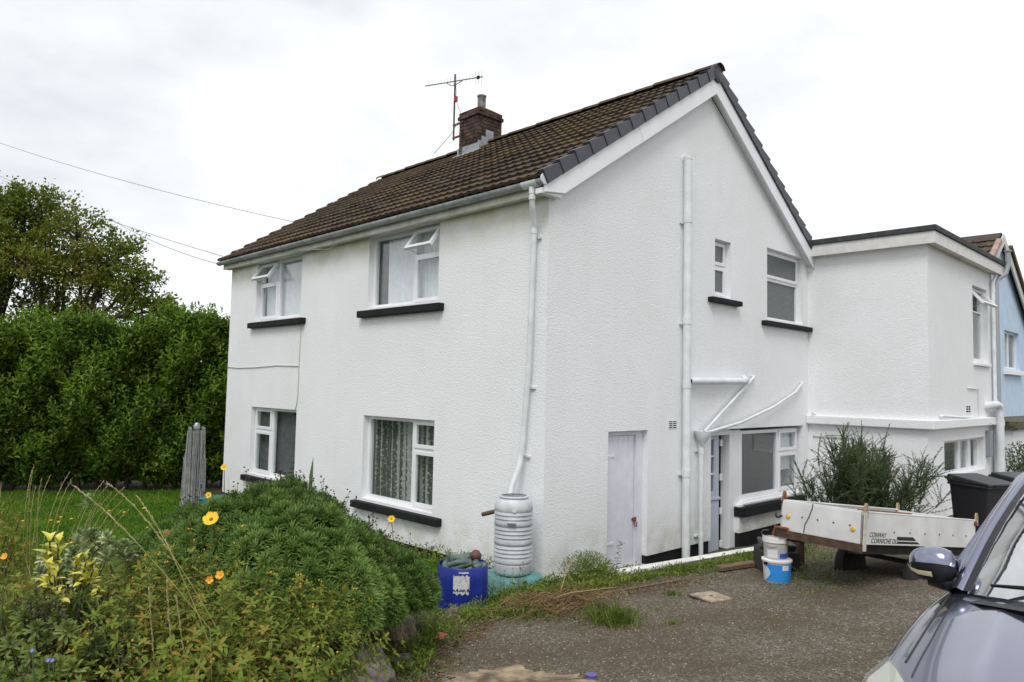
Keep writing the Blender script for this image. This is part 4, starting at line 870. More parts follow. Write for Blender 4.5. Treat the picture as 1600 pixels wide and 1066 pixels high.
q=MB(); q.tube([(L_+.62,B_/2+.1,-.3),(L_+.62,B_/2+.1,-.72)],.022,8); q.build('jockey_leg',STEEL,TL)
BLT=MB(); BLT.lathe([(.009,0),(.009,.005),(.004,.006)],(0,0,0),8,(0,-1,0)); bme=BLT.mesh('bolt'); bme.materials.append(mat('dull bolt',(.1,.1,.09),.6))
for i in range(6):
    o=bpy.data.objects.new('bolt',bme); COL.objects.link(o); o.parent=TL; o.location=(.52+i*.3,-.022,-.165)
for i in range(5):
    o=bpy.data.objects.new('bolt',bme); COL.objects.link(o); o.parent=TL; o.location=(-.022,.11+i*.165,-.135); o.rotation_euler=(0,0,-math.pi/2)
YR=mat('yellow reflector',(.68,.42,.04),.35,spec=.8)
for y in (.08,.76):
    q=MB(); q.lathe([(0,0),(.024,0),(.024,.008),(.018,.012),(0,.012)],(-.022,y,-.165 if y<.5 else -.15),16,(-1,0,0)); q.build('reflector',YR,TL,smooth=R_(40))
q=MB(); q.tube([(-.024,.5,.01),(-.026,.5,-.03),(-.026,.53,-.12),(-.026,.57,-.2),(-.025,.58,-.28)],.004,5); q.build('elastic_cord',BLACK,TL)
q=MB(); q.tube([(-.03,.83,-.15),(-.06,.84,-.17),(-.06,.87,-.17),(-.03,.9,-.14)],.01,6); q.build('hook',BLACK,TL)
q=MB(); q.tube([(-.04,.74,-.32),(-.05,.74,-.27),(-.05,.88,-.27),(-.05,.9,-.35)],.016,8); q.build('rusty_clamp',mat('red rust',(.20,.06,.025),.8,var=.3,vscale=20),TL)
q=MB(); q.lathe([(0,0),(.025,0),(.025,.015),(0,.02)],(L_-.03,-.022,-.03),14,(0,-1,0)); q.build('rear_light',mat('dull red lens',(.16,.02,.02),.4),TL)
STR=mat('black vinyl',(.015,.015,.017),.5)
q=MB(); q.prism([(.58,-.0235,-.205),(.885,-.0235,-.205),(.955,-.0235,-.24),(.58,-.0235,-.24)],(0,.001,0)); q.build('stripe',STR,TL)
q=MB(); q.prism([(.58,-.0235,-.25),(.98,-.0235,-.25),(1.02,-.0235,-.272),(.58,-.0235,-.272)],(0,.001,0)); q.build('stripe',STR,TL)
def lettering(txt,x,z,size,parent):
    c=bpy.data.curves.new('lettering','FONT'); c.body=txt; c.size=size; c.shear=.35; c.extrude=.0004; c.space_character=1.05; c.offset=.0006
    ob=bpy.data.objects.new('tmp',c); me=bpy.data.meshes.new_from_object(ob); bpy.data.objects.remove(ob)
    o=put('lettering',me,STR,parent); o.rotation_euler=(math.pi/2,0,0); o.location=(x,-.0236,z); return o
l1=lettering('CONWAY',.075,-.218,.062,TL); l2=lettering('CORNICHE DL',.105,-.272,.062,TL)
def fit(o,wd):
    xs=[v.co.x for v in o.data.vertices]; o.scale.x=wd/(max(xs)-min(xs))
fit(l1,.30); fit(l2,.46)
# ------------------------------------------------------------------ wheelie bins
BIN=mat('black bin plastic',(.022,.022,.026),.42,var=.2,vscale=6)
def make_bin(label,loc,rz):
    b=thing('wheelie_bin',label,'bin',loc,'wheelie bins by the extension'); b.rotation_euler=(0,0,rz); b.scale=(.88,.88,1)
    q=MB(); q.hexa([(-.22,-.24,.04),(.22,-.24,.04),(.24,.26,.12),(-.24,.26,.12),(-.28,-.34,.96),(.28,-.34,.96),(.28,.33,.96),(-.28,.33,.96)]); q.build('body',BIN,b,bevel=.025)
    q=MB(); q.box((-.295,-.36,.93),(.295,.35,.965)); q.build('rim',BIN,b,bevel=.012)
    q=MB(); q.hexa([(-.3,-.38,.967),(.3,-.38,.967),(.3,.36,.967),(-.3,.36,.967),(-.29,-.37,1.0),(.29,-.37,1.0),(.29,.35,1.07),(-.29,.35,1.07)]); ld=q.build('lid',BIN,b,bevel=.02)
    for x in (-.15,.15):
        q=MB(); q.box((x-.06,-.39,.975),(x+.06,-.375,.995)); q.build('lid_grip',BIN,ld,bevel=.004)
    q=MB(); q.tube([(-.24,.36,1.0),(-.24,.43,1.01),(.24,.43,1.01),(.24,.36,1.0)],.016,8); q.build('handle',BIN,b,smooth=True)
    for x in (-.25,.25):
        q=MB(); q.lathe([(.03,-.025),(.09,-.025),(.1,-.012),(.1,.012),(.09,.025),(.03,.025)],(x,.27,.1),18,(1,0,0)); q.build('wheel',RUBBER,b,smooth=R_(40))
    return b
make_bin('black wheelie bin nearest the trailer in front of the low dark window',(3.12,5.16,-.01),R_(62))
make_bin('black wheelie bin behind the first one and partly hidden by the car',(3.45,5.95,-.01),R_(58))

# ------------------------------------------------------------------ dark blue car
CARP=mat('dark blue metallic paint',(.225,.24,.325),.2,metal=.85,spec=.6,coat=1.0)
TRIM=mat('black car trim',(.012,.012,.013),.4)
CGL=glassmat('car glass',.75,(.7,.8,.72))
car=thing('parked_car','dark blue hatchback parked at the right edge with its mirror folded out','car')
TAU=.076
car.matrix_world=Matrix(((0,-1,0),(math.cos(TAU),0,math.sin(TAU)),(-math.sin(TAU),0,math.cos(TAU)))).transposed().to_4x4()
car.location=(5.66,-4.18,.40)
def loft(mb,secs,closed=False):
    k=len(secs[0]); n0=len(mb.v); mb.v+= [tuple(p) for s in secs for p in s]
    for i in range(len(secs)-1):
        for j in range(k-1): mb.f.append((n0+i*k+j,n0+i*k+j+1,n0+(i+1)*k+j+1,n0+(i+1)*k+j))
# half sections: (x, zc, zq, zs, ws, zf, wf, wm, zm): bonnet centre, quarter, crease ...
def section(x,zc,ycr,zcr,ysh,zsh,yside,zside,ylow,zlow):
    h=[(x,0,zc),(x,ycr*.5,zc-.006),(x,ycr-.05,zcr-.006),(x,ycr,zcr+.004),(x,ycr+.06,zcr-.012),(x,ysh,zsh),(x,(ysh*.35+yside*.65),zsh-.045),(x,yside,zside),(x,yside+.004,zside-.18),(x,ylow,zlow),(x,ylow-.12,zlow-.06)]
    return [(a,-b,c) for a,b,c in h[::-1]]+h[1:]
B=[section(-.0,.60,.2,.59,.36,.56,.45,.5,.42,.24),
   section(-.05,.67,.26,.66,.46,.62,.6,.54,.58,.2),
   section(-.16,.74,.34,.735,.56,.70,.74,.58,.72,.18),
   section(-.38,.81,.42,.81,.66,.775,.83,.62,.82,.17),
   section(-.7,.88,.47,.885,.71,.85,.87,.68,.88,.17),
   section(-1.05,.94,.51,.945,.735,.905,.89,.75,.9,.17),
   section(-1.32,.985,.54,.985,.75,.94,.9,.78,.9,.17),
   section(-1.5,.99,.55,.985,.765,.95,.9,.8,.9,.17),
   section(-2.0,.95,.55,.955,.78,.955,.9,.81,.9,.17),
   section(-2.8,.96,.55,.965,.79,.98,.9,.83,.9,.17),
   section(-3.5,1.0,.55,1.0,.78,1.0,.89,.85,.89,.18),
   section(-3.95,1.02,.52,1.02,.72,1.0,.84,.85,.84,.2),
   section(-4.2,.98,.48,.98,.66,.95,.76,.8,.76,.24),
   section(-4.28,.8,.4,.8,.6,.78,.68,.7,.68,.3)]
mb=MB(); loft(mb,B); k=len(B[0]); mb.f.append(tuple(range(k))); mb.f.append(tuple((len(B)-1)*k+j for j in range(k))[::-1])
bd_=mb.build('body',CARP,car,smooth=True); sb=bd_.modifiers.new('Subsurf','SUBSURF'); sb.levels=2; sb.render_levels=2
# shut lines of the bonnet, wings
WSb=[(-1.5,.715,.955),(-1.36,.6,.985),(-1.25,.36,1.0),(-1.2,0,1.005)]; WSt=[(-2.2,.555,1.40),(-2.13,.42,1.425),(-2.07,.22,1.44),(-2.05,0,1.445)]
def sym(l): return [(x,-y,z) for x,y,z in l]+[(x,y,z) for x,y,z in l[-2::-1]]
wb_,wt_=sym(WSb),sym(WSt)
mb=MB(); rows=[]
for t in np.linspace(0,1,7):
    bow=.035*math.sin(math.pi*t); rows.append([tuple(Vector(a).lerp(Vector(b),t)+V(bow,0,bow*.8)) for a,b in zip(wb_,wt_)])
loft(mb,rows); mb.build('windscreen',CGL,car,smooth=True)
# black ceramic border
def strip(a,b,w_in,off,name,m,wd=.012):
    q=MB(); q.tube([Vector(p) for p in a],wd,6); return q.build(name,m,car,smooth=True)
for s in (1,-1):
    edge=[Vector(r[0 if s==-1 else -1])+V(.012,0,.012) for r in rows]
    q=MB(); loft(q,[[e+V(0,s*.0,0),e+V(.008,-s*.028,.004)] for e in edge]); q.build('windscreen_seal',TRIM,car,recalc=False)
    # A pillar: a broad body coloured band outside the glass, swelling to the door
    q=MB(); secs=[]
    for i,e in enumerate(edge):
        t=i/(len(edge)-1); wd=.085-.01*t
        secs.append([e+V(-.004,s*.0,-.012),e+V(-.005,s*.012,.008),e+V(-.03,s*wd*.55,.006),e+V(-.09,s*wd,-.035),e+V(-.13,s*(wd*.95),-.07),e+V(-.09,s*wd*.4,-.06)])
    loft(q,secs); o=q.build('pillar',CARP,car,smooth=True); o.modifiers.new('Subsurf','SUBSURF').render_levels=2
# roof, tailgate glass and side glass
rt=[rows[-1]]
RF=[[(x-.0,y*1.08,z+.004) for x,y,z in rows[-1]]]
for x,zc,hw in ((-2.4,1.475,.56),(-2.9,1.485,.565),(-3.4,1.465,.55),(-3.75,1.42,.53)):
    base=[-1,-.78,-.4,0,.4,.78,1]; RF.append([(x-.0,b*hw*1.07,zc-.06*abs(b)**3) for b in base])
q=MB(); loft(q,RF); o=q.build('roof',CARP,car,smooth=True); o.modifiers.new('Solidify','SOLIDIFY').thickness=.04; o.modifiers.new('Subsurf','SUBSURF').render_levels=2
for s in (1,-1):
    q=MB(); P_=[(-1.62,s*.80,.965),(-2.25,s*.62,1.36),(-2.9,s*.625,1.40),(-3.45,s*.61,1.36),(-3.75,s*.74,1.0)]
    q.add(P_,[(0,1,2,3,4)]); q.build('side_glass',CGL,car,recalc=False)
    for a,b in ((P_[2],(-2.72,s*.80,.975)),(P_[3],P_[4])):
        q=MB(); q.tube([a,b],.045,8); q.build('pillar',TRIM if a is P_[2] else CARP,car,smooth=True)
    q=MB(); q.tube([P_[0],P_[1],P_[2],P_[3],P_[4]],.03,8); q.build('door_frame',CARP,car,smooth=True)
q=MB(); q.add([(-3.78,-.52,1.41),(-3.78,.52,1.41),(-4.1,.6,1.03),(-4.1,-.6,1.03)],[(0,1,2,3)]); q.build('rear_window',CGL,car)
q=MB(); q.box((-3.7,-.7,.3),(-1.45,.7,.9)); q.build('interior',mat('grey car interior',(.05,.05,.052),.8),car)
q=MB(); q.prism([(-1.22,-.66,.94),(-1.75,-.66,.93),(-1.75,-.66,.8),(-1.3,-.66,.8)],(0,1.32,0)); q.build('dashboard',mat('pale dusty dashboard',(.16,.16,.15),.6),car,bevel=.03)
for y in (-.36,.36):
    q=MB(); q.box((-2.75,y-.22,.6),(-2.62,y+.22,1.12)); q.box((-2.74,y-.12,1.14),(-2.64,y+.12,1.3)); q.build('seat',mat('grey car seat',(.06,.06,.065),.9),car,bevel=.04)
# cowl and wipers
q=MB(); loft(q,[[Vector(p)+V(.02,0,-.012) for p in wb_],[Vector(p)+V(.10,0,-.012) for p in wb_]]); q.build('cowl',TRIM,car,smooth=True,recalc=False)
for y0,y1 in ((-.12,-.58),(.45,-.02)):
    q=MB(); q.tube([(-1.16-.1*abs(y0),y0,1.02),(-1.24-.12*abs(y1),(y0+y1)/2,1.045),(-1.25-.28*y1*y1,y1,1.03)],[.014,.011,.006],6); q.build('wiper',TRIM,car,smooth=True)
# headlights: a clear lens shell following the wing, with a bowl behind it
for s in (1,-1):
    q=MB(); out=[(x-.07,y,z+.02) for x,y,z in [(-.02,s*.42,.605),(-.12,s*.40,.70),(-.33,s*.53,.785),(-.62,s*.715,.84),(-.70,s*.765,.838),(-.62,s*.812,.79),(-.40,s*.80,.715),(-.2,s*.70,.62),(-.08,s*.58,.575)]]
    cen=V(-.39,s*.64,.755); ring2=[Vector(p).lerp(cen,.45)+V(.02,s*.018,.035) for p in out]
    n_=len(out); q.add([Vector(p)+V(.006,s*.006,.012) for p in out]+ring2+[cen+V(.025,s*.02,.045)],[(i,(i+1)%n_,n_+(i+1)%n_,n_+i) for i in range(n_)]+[(n_+i,n_+(i+1)%n_,2*n_) for i in range(n_)])
    hl=q.build('headlight',glassmat('headlight lens',.1,(.97,.98,.95)),car,smooth=True)
    q=MB(); q.add([Vector(p).lerp(cen,.06)+V(.004,s*.004,.008) for p in out]+[cen+V(0,0,.02)],[(i,(i+1)%n_,n_) for i in range(n_)]); q.build('reflector_bowl',mat('bright lamp bowl',(.62,.64,.58),.25,metal=.35),hl)
    for t,rr_ in ((.0,.055),(.24,.045)):
        q=MB(); c0=V(-.26-t,s*(.6+t*.35),.735+t*.2); q.lathe([(rr_,0),(rr_*.9,.04),(rr_*.5,.055),(0,.058)],c0,14,(.7,s*.3,.6)); q.build('lamp',mat('lamp chrome',(.5,.5,.5),.15,metal=.9),hl,smooth=True)
# wing mirrors
for s in (1,-1):
    q=MB(); pr_=[]
    for i,(t,hy,hz,dz,dx) in enumerate(((0.03,.03,.03,-.01,0),(.05,.075,.062,0,0),(.1,.088,.073,.004,.008),(.165,.078,.066,.004,.012),(.205,.055,.047,-.002,.0),(.222,.02,.02,-.006,-.015))):
        pr_.append([(-1.62+dx+hy*.7*max(math.cos(a),-.62),s*(.735+t),1.045+dz+hz*math.sin(a)) for a in np.linspace(0,2*math.pi,17)])
    loft(q,pr_); mi=q.build('mirror',CARP,car,smooth=True); mi.modifiers.new('Subsurf','SUBSURF').render_levels=2
    q=MB(); q.add([(-1.672,s*(.735+t),1.045+z) for t,z in ((.05,-.045),(.18,-.04),(.2,0),(.18,.05),(.06,.05))],[(0,1,2,3,4)]); q.build('mirror_glass',glassmat('mirror silver',.9,(.1,.1,.1)),mi)
    q=MB(); loft(q,[[(-1.62+dx+hy*.72*max(math.cos(a),-.62),s*(.735+t),1.043+dz+hz*1.04*math.sin(a)) for a in np.linspace(math.pi*1.0,math.pi*2.05,12)] for (t,hy,hz,dz,dx) in ((0.03,.04,.038,-.01,0),(.05,.076,.065,-.004,0),(.1,.09,.075,-.0,.008),(.165,.08,.068,.0,.012),(.2,.057,.05,-.004,.0))]); q.build('mirror_base',TRIM,mi,smooth=True)
    q=MB(); loft(q,[[(-1.62+dx+hy*.76*math.cos(a),s*(.735+t),1.043+hz*math.sin(a)) for a in np.linspace(-.62,-.3,5)] for (t,hy,hz,dx) in ((.11,.094,.079,.008),(.165,.085,.073,.012),(.2,.063,.056,.004),(.224,.03,.026,-.008))]); q.build('indicator',mat('cream indicator lens',(.75,.66,.42),.3,spec=.7),mi,smooth=True)
    q=MB(); q.tube([(-1.64,s*.76,.965),(-1.63,s*.88,.985)],[.05,.04],10); q.build('mirror_arm',TRIM,mi,smooth=True)
for x in (-.86,-3.5):
    for s in (1,-1):
        q=MB(); q.lathe([(.2,-.11),(.3,-.11),(.318,-.09),(.32,0),(.318,.09),(.3,.11),(.2,.11)],(x,s*.8,.32),28,(0,1,0)); wl=q.build('wheel',RUBBER,car,smooth=R_(40))
        q=MB(); q.lathe([(.21,-.105),(.19,-.08),(.05,-.07),(.05,.07),(.19,.08),(.21,.105)],(x,s*.8,.32),20,(0,1,0)); q.build('rim',STEEL,wl,smooth=R_(40))
        q=MB(); q.lathe([(.345,0),(.385,0),(.385,.02),(.345,.02)],(x,s*.893,.33),28,(0,s,0),open_top=True,open_bot=True); q.build('wheel_arch',TRIM,car,smooth=True)
q=MB(); q.box((-.012,-.32,.3),(.012,.32,.42)); q.build('grille',TRIM,car,bevel=.01)
# shut line between wing and bonnet, crease line
q=MB(); q.tube([(-.72,-.70,.872),(-1.0,-.715,.918),(-1.3,-.735,.955),(-1.42,-.745,.965)],.004,5); q.build('bonnet_gap',TRIM,car)

# ------------------------------------------------------------------ plants
RH=np.array([.698,.716,0.]); FH=np.array([-.716,.698,0.])       # handy horizontal axes: across and away
def multi(name, parts, mats, parent=None, smooth=False):
    """several (verts,tris) groups into one mesh, one material each"""
    vs,ts=merge([p for p in parts]); me=fastmesh(name,vs,tris=ts); mi=np.concatenate([np.full(len(t),i,np.int32) for i,(v,t) in enumerate(parts)])
    for m_ in mats: me.materials.append(m_)
    if len(mi)==len(me.polygons): me.polygons.foreach_set('material_index',mi)
    return me
def rdir(n,up=0.,r=rng):
    d=nrm(r.normal(size=(n,3))); d[:,2]+=up; return nrm(d)
def inst(me,name,parent,loc,z=0,tilt=(0,0),sc=1.):
    o=bpy.data.objects.new(name,me); COL.objects.link(o); o.parent=parent; o.location=loc; o.rotation_euler=(tilt[0],tilt[1],z); o.scale=(sc,)*3; return o
def noise3(P,f,seed):
    from mathutils import noise
    return np.array([noise.noise(Vector(p)*f+Vector((seed,seed*1.7,0))) for p in P])
# ---- laurel hedge
HL=leafmat('laurel leaf',[(.030,.072,.009),(.06,.13,.014),(.105,.19,.02),(.17,.26,.03)],rough=.45,trans=.28,spec=.2,pscale=1.2,pamt=.25)
hedge=thing('laurel_hedge','tall dense laurel hedge closing the far side of the lawn','hedge')
A0,A1=np.array([-15.2,-8.0]),np.array([-9.75,1.2]); AL_=np.linalg.norm(A1-A0); au=(A1-A0)/AL_; an=np.array([au[1],-au[0]])   # an faces the lawn
def hedge_pts(n,depth_pow=1.6,shoots=False):
    t=rng.random(n)*AL_; top=3.18+.10*np.sin(t*1.1+.6)+.10*np.sin(t*2.9)+.42*np.clip((t-6.6)/3.,0,1)
    v=rng.random(n); k=rng.random(n)**depth_pow
    # cross section: up the face, over the top
    face=v<.74; h=np.where(face, (v/.74), 1.)
    z=-.05+top*h; bulge=.55*np.sin(np.pi*np.clip(h,0,1)**.8)*.6+.25
    off=np.where(face, bulge-.9*k*.9, bulge*0.4-((v-.74)/.26)*1.3); z=np.where(face,z,z-.55*k)
    lump=.22*np.sin(t*2.3+z*1.9)+.16*np.sin(t*5.1-z*3.3+1)+.1*np.sin(t*9+z*7)
    off=off+lump*np.where(face,1,.3); z=z+np.where(face,0,lump*.6)
    # undercut at the foot
    off=off-np.where(z<.55,(.55-z)*.55,0)
    xy=A0+au*t[:,None]+an*off[:,None]
    P=np.column_stack([xy,z]); nn=np.column_stack([an[0]*np.where(face,.9,.2),an[1]*np.where(face,.9,.2),np.where(face,.35,1)])
    return P,nrm(nn)
P,Nn=hedge_pts(62000)
D=nrm(Nn*.75+rdir(len(P))*.85+np.array([0,0,.25])); N2=nrm(Nn*.5+rdir(len(P))*.7+np.array([0,0,.6]))
v1=leaf_arrays(P,D,N2,rng.uniform(.08,.135,len(P)),rng.uniform(.04,.058,len(P)),fold=.18,curl=.25)
# upright shoots standing out of the face and the top
Ps,Ns=hedge_pts(1700,depth_pow=6)
pts=[];dirs=[];nms=[];ls=[]
for p,n_ in zip(Ps,Ns):
    ax=nrm(n_*.55+np.array([0,0,.95])+rng.normal(size=3)*.25); L=rng.uniform(.12,.34)
    k=9; a0=rng.random()*6
    e1=nrm(np.cross(ax,[.3,.2,.1])); e2=np.cross(ax,e1)
    for i in range(k):
        a=a0+i*2.4; ra=e1*math.cos(a)+e2*math.sin(a); f=i/(k-1)
        pts.append(p+ax*L*f); dirs.append(ra*(1-.6*f)+ax*(.45+.7*f)); nms.append(ax-ra*.4); ls.append(rng.uniform(.11,.16)*(1-.3*f))
ls=np.array(ls); v2=leaf_arrays(pts,dirs,nms,ls,ls*.36,fold=.2,curl=.2)
P3,N3=hedge_pts(48000,depth_pow=.8); P3=P3-N3*rng.uniform(.12,.5,(len(P3),1)); P3[:,2]=np.maximum(P3[:,2],-.1)
L3=rng.uniform(.12,.2,len(P3)); v3=leaf_arrays(P3,rdir(len(P3)),N3+rdir(len(P3))*.5,L3,L3*.5,fold=.1,curl=.2)
vs,ts=merge([v1,v3]); f=put('foliage',fastmesh('foliage',vs,tris=ts),HL,hedge); f['kind']='stuff'
HS=leafmat('young laurel leaf',[(.075,.15,.012),(.13,.23,.02),(.20,.31,.03)],rough=.45,trans=.3,spec=.2,pscale=1.2,pamt=.25)
f=put('young_shoots',fastmesh('young_shoots',v2[0],tris=v2[1]),HS,hedge); f['kind']='stuff'
BARK=mat('dark bark',(.045,.035,.025),.9,var=.4,vscale=9,bump=.6,bscale=14)
st=[]
for i in range(34):
    t=AL_*(i+.5)/34; b=A0+au*t+an*rng.uniform(-.5,-.2); st.append([(b[0],b[1],-.4),(b[0]+rng.normal()*.1,b[1]+rng.normal()*.1,1.2),(b[0]+rng.normal()*.3,b[1]+rng.normal()*.3,2.9)])
vs,ts=tube_arrays(st,.05,.015,6); put('stems',fastmesh('stems',vs,tris=ts),BARK,hedge)['kind']='stuff'
# ---- tree beyond the hedge
TLF=leafmat('autumn beech leaf',[(.06,.095,.012),(.115,.17,.02),(.18,.24,.03),(.25,.22,.04)],rough=.55,trans=.45,spec=.15,pscale=.35,pamt=.4)
tree=thing('beech_tree','broad windswept tree with olive autumn leaves behind the hedge','tree',(-26.4,.9,-.6))
lob=[(-27.3,-.46,8.2,1.25),(-26.27,.59,8.5,1.25),(-26.8,.1,7.6,1.4),(-25.3,1.67,7.9,1.15),(-25.8,1.2,7.0,1.4),(-24.5,2.6,6.8,1.2),(-23.8,3.4,6.1,.95),(-26.84,.17,6.5,1.5),(-25.5,1.4,6.1,1.3),(-24.6,2.4,5.5,1.2),(-27.4,-.3,5.5,1.4),(-26.2,1.0,4.9,1.2),(-24.0,3.3,5.1,.95),(-28.5,-1.6,7.1,1.5),(-28.9,-1.9,5.4,1.4),(-28.2,1.0,8.0,1.3),(-27.6,2.0,6.6,1.4),(-25.2,3.2,7.2,1.1),(-25.0,.0,6.4,1.1),(-26.0,-.9,7.2,1.1),(-23.3,4.1,5.0,.75),(-29.5,-2.6,8.0,1.5),(-29.6,-3.0,6.4,1.5),(-28.3,-1.3,9.1,1.3),(-27.2,.2,9.0,1.0),(-26.9,1.9,4.6,1.1)]
parts=[];stems=[];twp=[]
tb=np.array([-26.4,.9,-.6]); forks=[np.array([-26.9,.45,3.6]),np.array([-26.35,.95,3.3]),np.array([-25.8,1.5,3.5]),np.array([-28.,-.8,3.7])]
trunks=[]
for i,fk in enumerate(forks): trunks.append([tb+np.array([(i-1.5)*.12,(i-1.5)*.12,0]),tb*.5+fk*.5+rng.normal(size=3)*.08,fk])
for (x,y,z,r) in lob:
    c=np.array([x,y,z-.25])-np.array([.50,.52,0]); fk=min(forks,key=lambda q:np.linalg.norm(q[:2]-c[:2])); mid=fk*.5+c*.5+np.array([0,0,.25])+rng.normal(size=3)*.15
    stems.append([fk,mid,c])
    # sub branches end in sprays of leaves
    for j in range(26):
        d=rdir(1,.25)[0]; e=c+d*r*np.array([1,1,.8])*rng.uniform(.55,1.12); e=e+np.array([.12,.14,0])*rng.random(); m_=c*.45+e*.55+rng.normal(size=3)*.1; twp.append([c*.9+mid*.1,m_,e])
        n=46; sp=rng.normal(size=(n,3))*np.array([.2,.2,.13])*r*.95+ (e*.8+m_*.2)
        ax=nrm(d+np.array([.35,.4,.15]))
        D=nrm(ax*.8+rdir(n)*.8); L=rng.uniform(.10,.17,n); parts.append(leaf_arrays(sp,D,rdir(n,.6),L,L*.58,fold=.15))
vs,ts=merge(parts); vs=vs-tb; put('crown',fastmesh('crown',vs,tris=ts),TLF,tree)['kind']='stuff'
vs,ts=tube_arrays(trunks,.2,.13,8); put('trunk',fastmesh('trunk',vs-tb,tris=ts),BARK,tree)
v1=tube_arrays(stems,.085,.04,6); v2=tube_arrays(twp,.022,.007,4); vs,ts=merge([v1,v2]); put('branches',fastmesh('branches',vs-tb,tris=ts),BARK,tree)['kind']='stuff'
# ---- lawn
LAWN=leafmat('lawn grass',[(.055,.15,.008),(.09,.23,.014),(.14,.30,.02),(.22,.28,.04)],rough=.6,trans=.3,pscale=.9,pamt=.35)
n=150000; x=rng.uniform(-13.,-1.,n); y=rng.uniform(-6.5,-.2,n); sd_=( (np.column_stack([x,y])-A0)@an); k=(sd_>.2)&(rng.random(n)<np.clip(1.2-(-x-4)/14,.35,1)); x,y=x[k],y[k]; n=len(x)
z=np.array([hground(a,b) for a,b in zip(x,y)]); P=np.column_stack([x,y,z]); D=nrm(np.column_stack([rng.normal(size=n)*.45,rng.normal(size=n)*.45,np.ones(n)]))
L=rng.uniform(.035,.085,n); vs,ts=leaf_arrays(P,D,rdir(n),L,np.full(n,.011),fold=.1,curl=.3); o=put('lawn_grass',fastmesh('lawn_grass',vs,tris=ts),LAWN); tag(o,'short green grass of the back lawn','grass',kind='stuff')
YEL=mat('yellow petals',(.80,.50,.01),.5,var=.1,vscale=60); 
def dandelion():
    q=MB(); q.tube([(0,0,0),(.005,.003,.11)],.003,4); me=q.mesh('dandelion'); b=MB(); b.lathe([(0,0),(.018,.004),(.02,.012),(0,.02)],(.005,.003,.105),10); n0=len(q.v); q.v+=b.v; nf=len(q.f); q.f+=[tuple(i+n0 for i in f) for f in b.f]
    me=q.mesh('dandelion'); me.materials.append(mat('green stalk',(.06,.10,.025),.6)); me.materials.append(YEL)
    for p in me.polygons: p.material_index=int(p.index>=nf)
    return me
dme=dandelion()
for i in range(14):
    a,b=-5.2-rng.random()*3.5,-3.6+rng.random()*1.9; o=bpy.data.objects.new('dandelion',dme); COL.objects.link(o); o.location=(a,b,hground(a,b)); o.scale=(1.3,1.3,rng.uniform(.9,1.4)); tag(o,'small yellow dandelion dotted on the back lawn','flower','dandelions on the back lawn')
# ---- rotary dryer, folded
dr=thing('rotary_dryer','folded rotary clothes dryer with hanging lines on the lawn','clothes dryer',(-5.5,-1.8,hground(-5.5,-1.8)))
hz=1.4-hground(-5.5,-1.8)
q=MB(); q.tube([(0,0,-.1),(0,0,hz+.02)],.024,10); q.lathe([(.0,0),(.045,0),(.05,.05),(.03,.09),(0,.1)],(0,0,hz-.03),12); q.build('pole',STEEL,dr,smooth=R_(40))
for i in range(4):
    a=i*math.pi/2+.5; c_,s_=math.cos(a)*.13,math.sin(a)*.13
    q=MB(); q.tube([(c_*.3,s_*.3,.35),(c_,s_,hz-.02)],.011,6); q.lathe([(0,0),(.02,0),(.02,.03),(0,.03)],(c_,s_,hz-.03),8); q.build('arm',STEEL,dr,smooth=R_(40))
LINEM=mat('grey washing line',(.34,.35,.34),.7,var=.3,vscale=9,rnd=.2)
for i in range(64):
    a=rng.random()*6.28; r1=rng.uniform(.05,.13); top=np.array([math.cos(a)*r1,math.sin(a)*r1,hz-.04-rng.random()*.03]); a2=a+rng.normal()*.25; r2=r1*rng.uniform(.95,1.3); lo=rng.uniform(.08,.5); b0=np.array([math.cos(a2)*r2,math.sin(a2)*r2,lo])
    q=MB(); q.tube([top,top*.6+b0*.4+np.array([math.cos(a),math.sin(a),0])*.012,b0,b0+np.array([.02*math.sin(a),.02*math.cos(a),-.03]),b0+np.array([.04*math.sin(a),.04*math.cos(a),.02]),top*.7+b0*.3+np.array([.03*math.sin(a),.03*math.cos(a),0])],.0042,4); q.build('line',LINEM,dr)
q=MB(); q.hexa([(-4.95,-1.95,-.2),(-4.45,-1.6,-.2),(-4.6,-1.4,-.2),(-5.1,-1.75,-.2),(-4.95,-1.95,.42),(-4.45,-1.6,.50),(-4.6,-1.4,.50),(-5.1,-1.75,.42)]); o=q.build('storage_tub',mat('teal plastic',(.03,.16,.17),.4),bevel=.02); tag(o,'teal plastic tub half hidden by the shrub beside the dryer','tub')

# ---- round shrub of whorled shoots
MLF=leafmat('narrow whorl leaf',[(.075,.145,.03),(.14,.235,.055),(.22,.33,.085),(.32,.42,.13)],rough=.6,trans=.3,pscale=2.2,pamt=.2,objrnd=.5)
DOT=mat('dark brown seed head',(.035,.016,.012),.8,var=.4,vscale=40)
GST=mat('thin green brown stalk',(.07,.065,.028),.7,var=.3,vscale=30)
def whorl(seed,n=34,L=.080,W=.0088):
    r=np.random.default_rng(seed); a=np.arange(n)*2.4+r.random(n)*.4; f=np.arange(n)/(n-1)
    D=np.column_stack([np.cos(a)*(1.1-.85*f),np.sin(a)*(1.1-.85*f),.15+.85*f]); P=np.column_stack([np.zeros(n),np.zeros(n),-.03+.045*f]); 
    return leaf_arrays(P,D,np.column_stack([-np.cos(a)*.3,-np.sin(a)*.3,np.ones(n)]),L*(1.05-.35*f)*r.uniform(.85,1.1,n),W,fold=.12,mid=.6,curl=.15)
mound=thing('round_shrub','large domed green shrub of narrow whorled leaves before the house wall','shrub',(1.0,-3.6,.38))
MC=np.array([1.0,-3.6,.38])
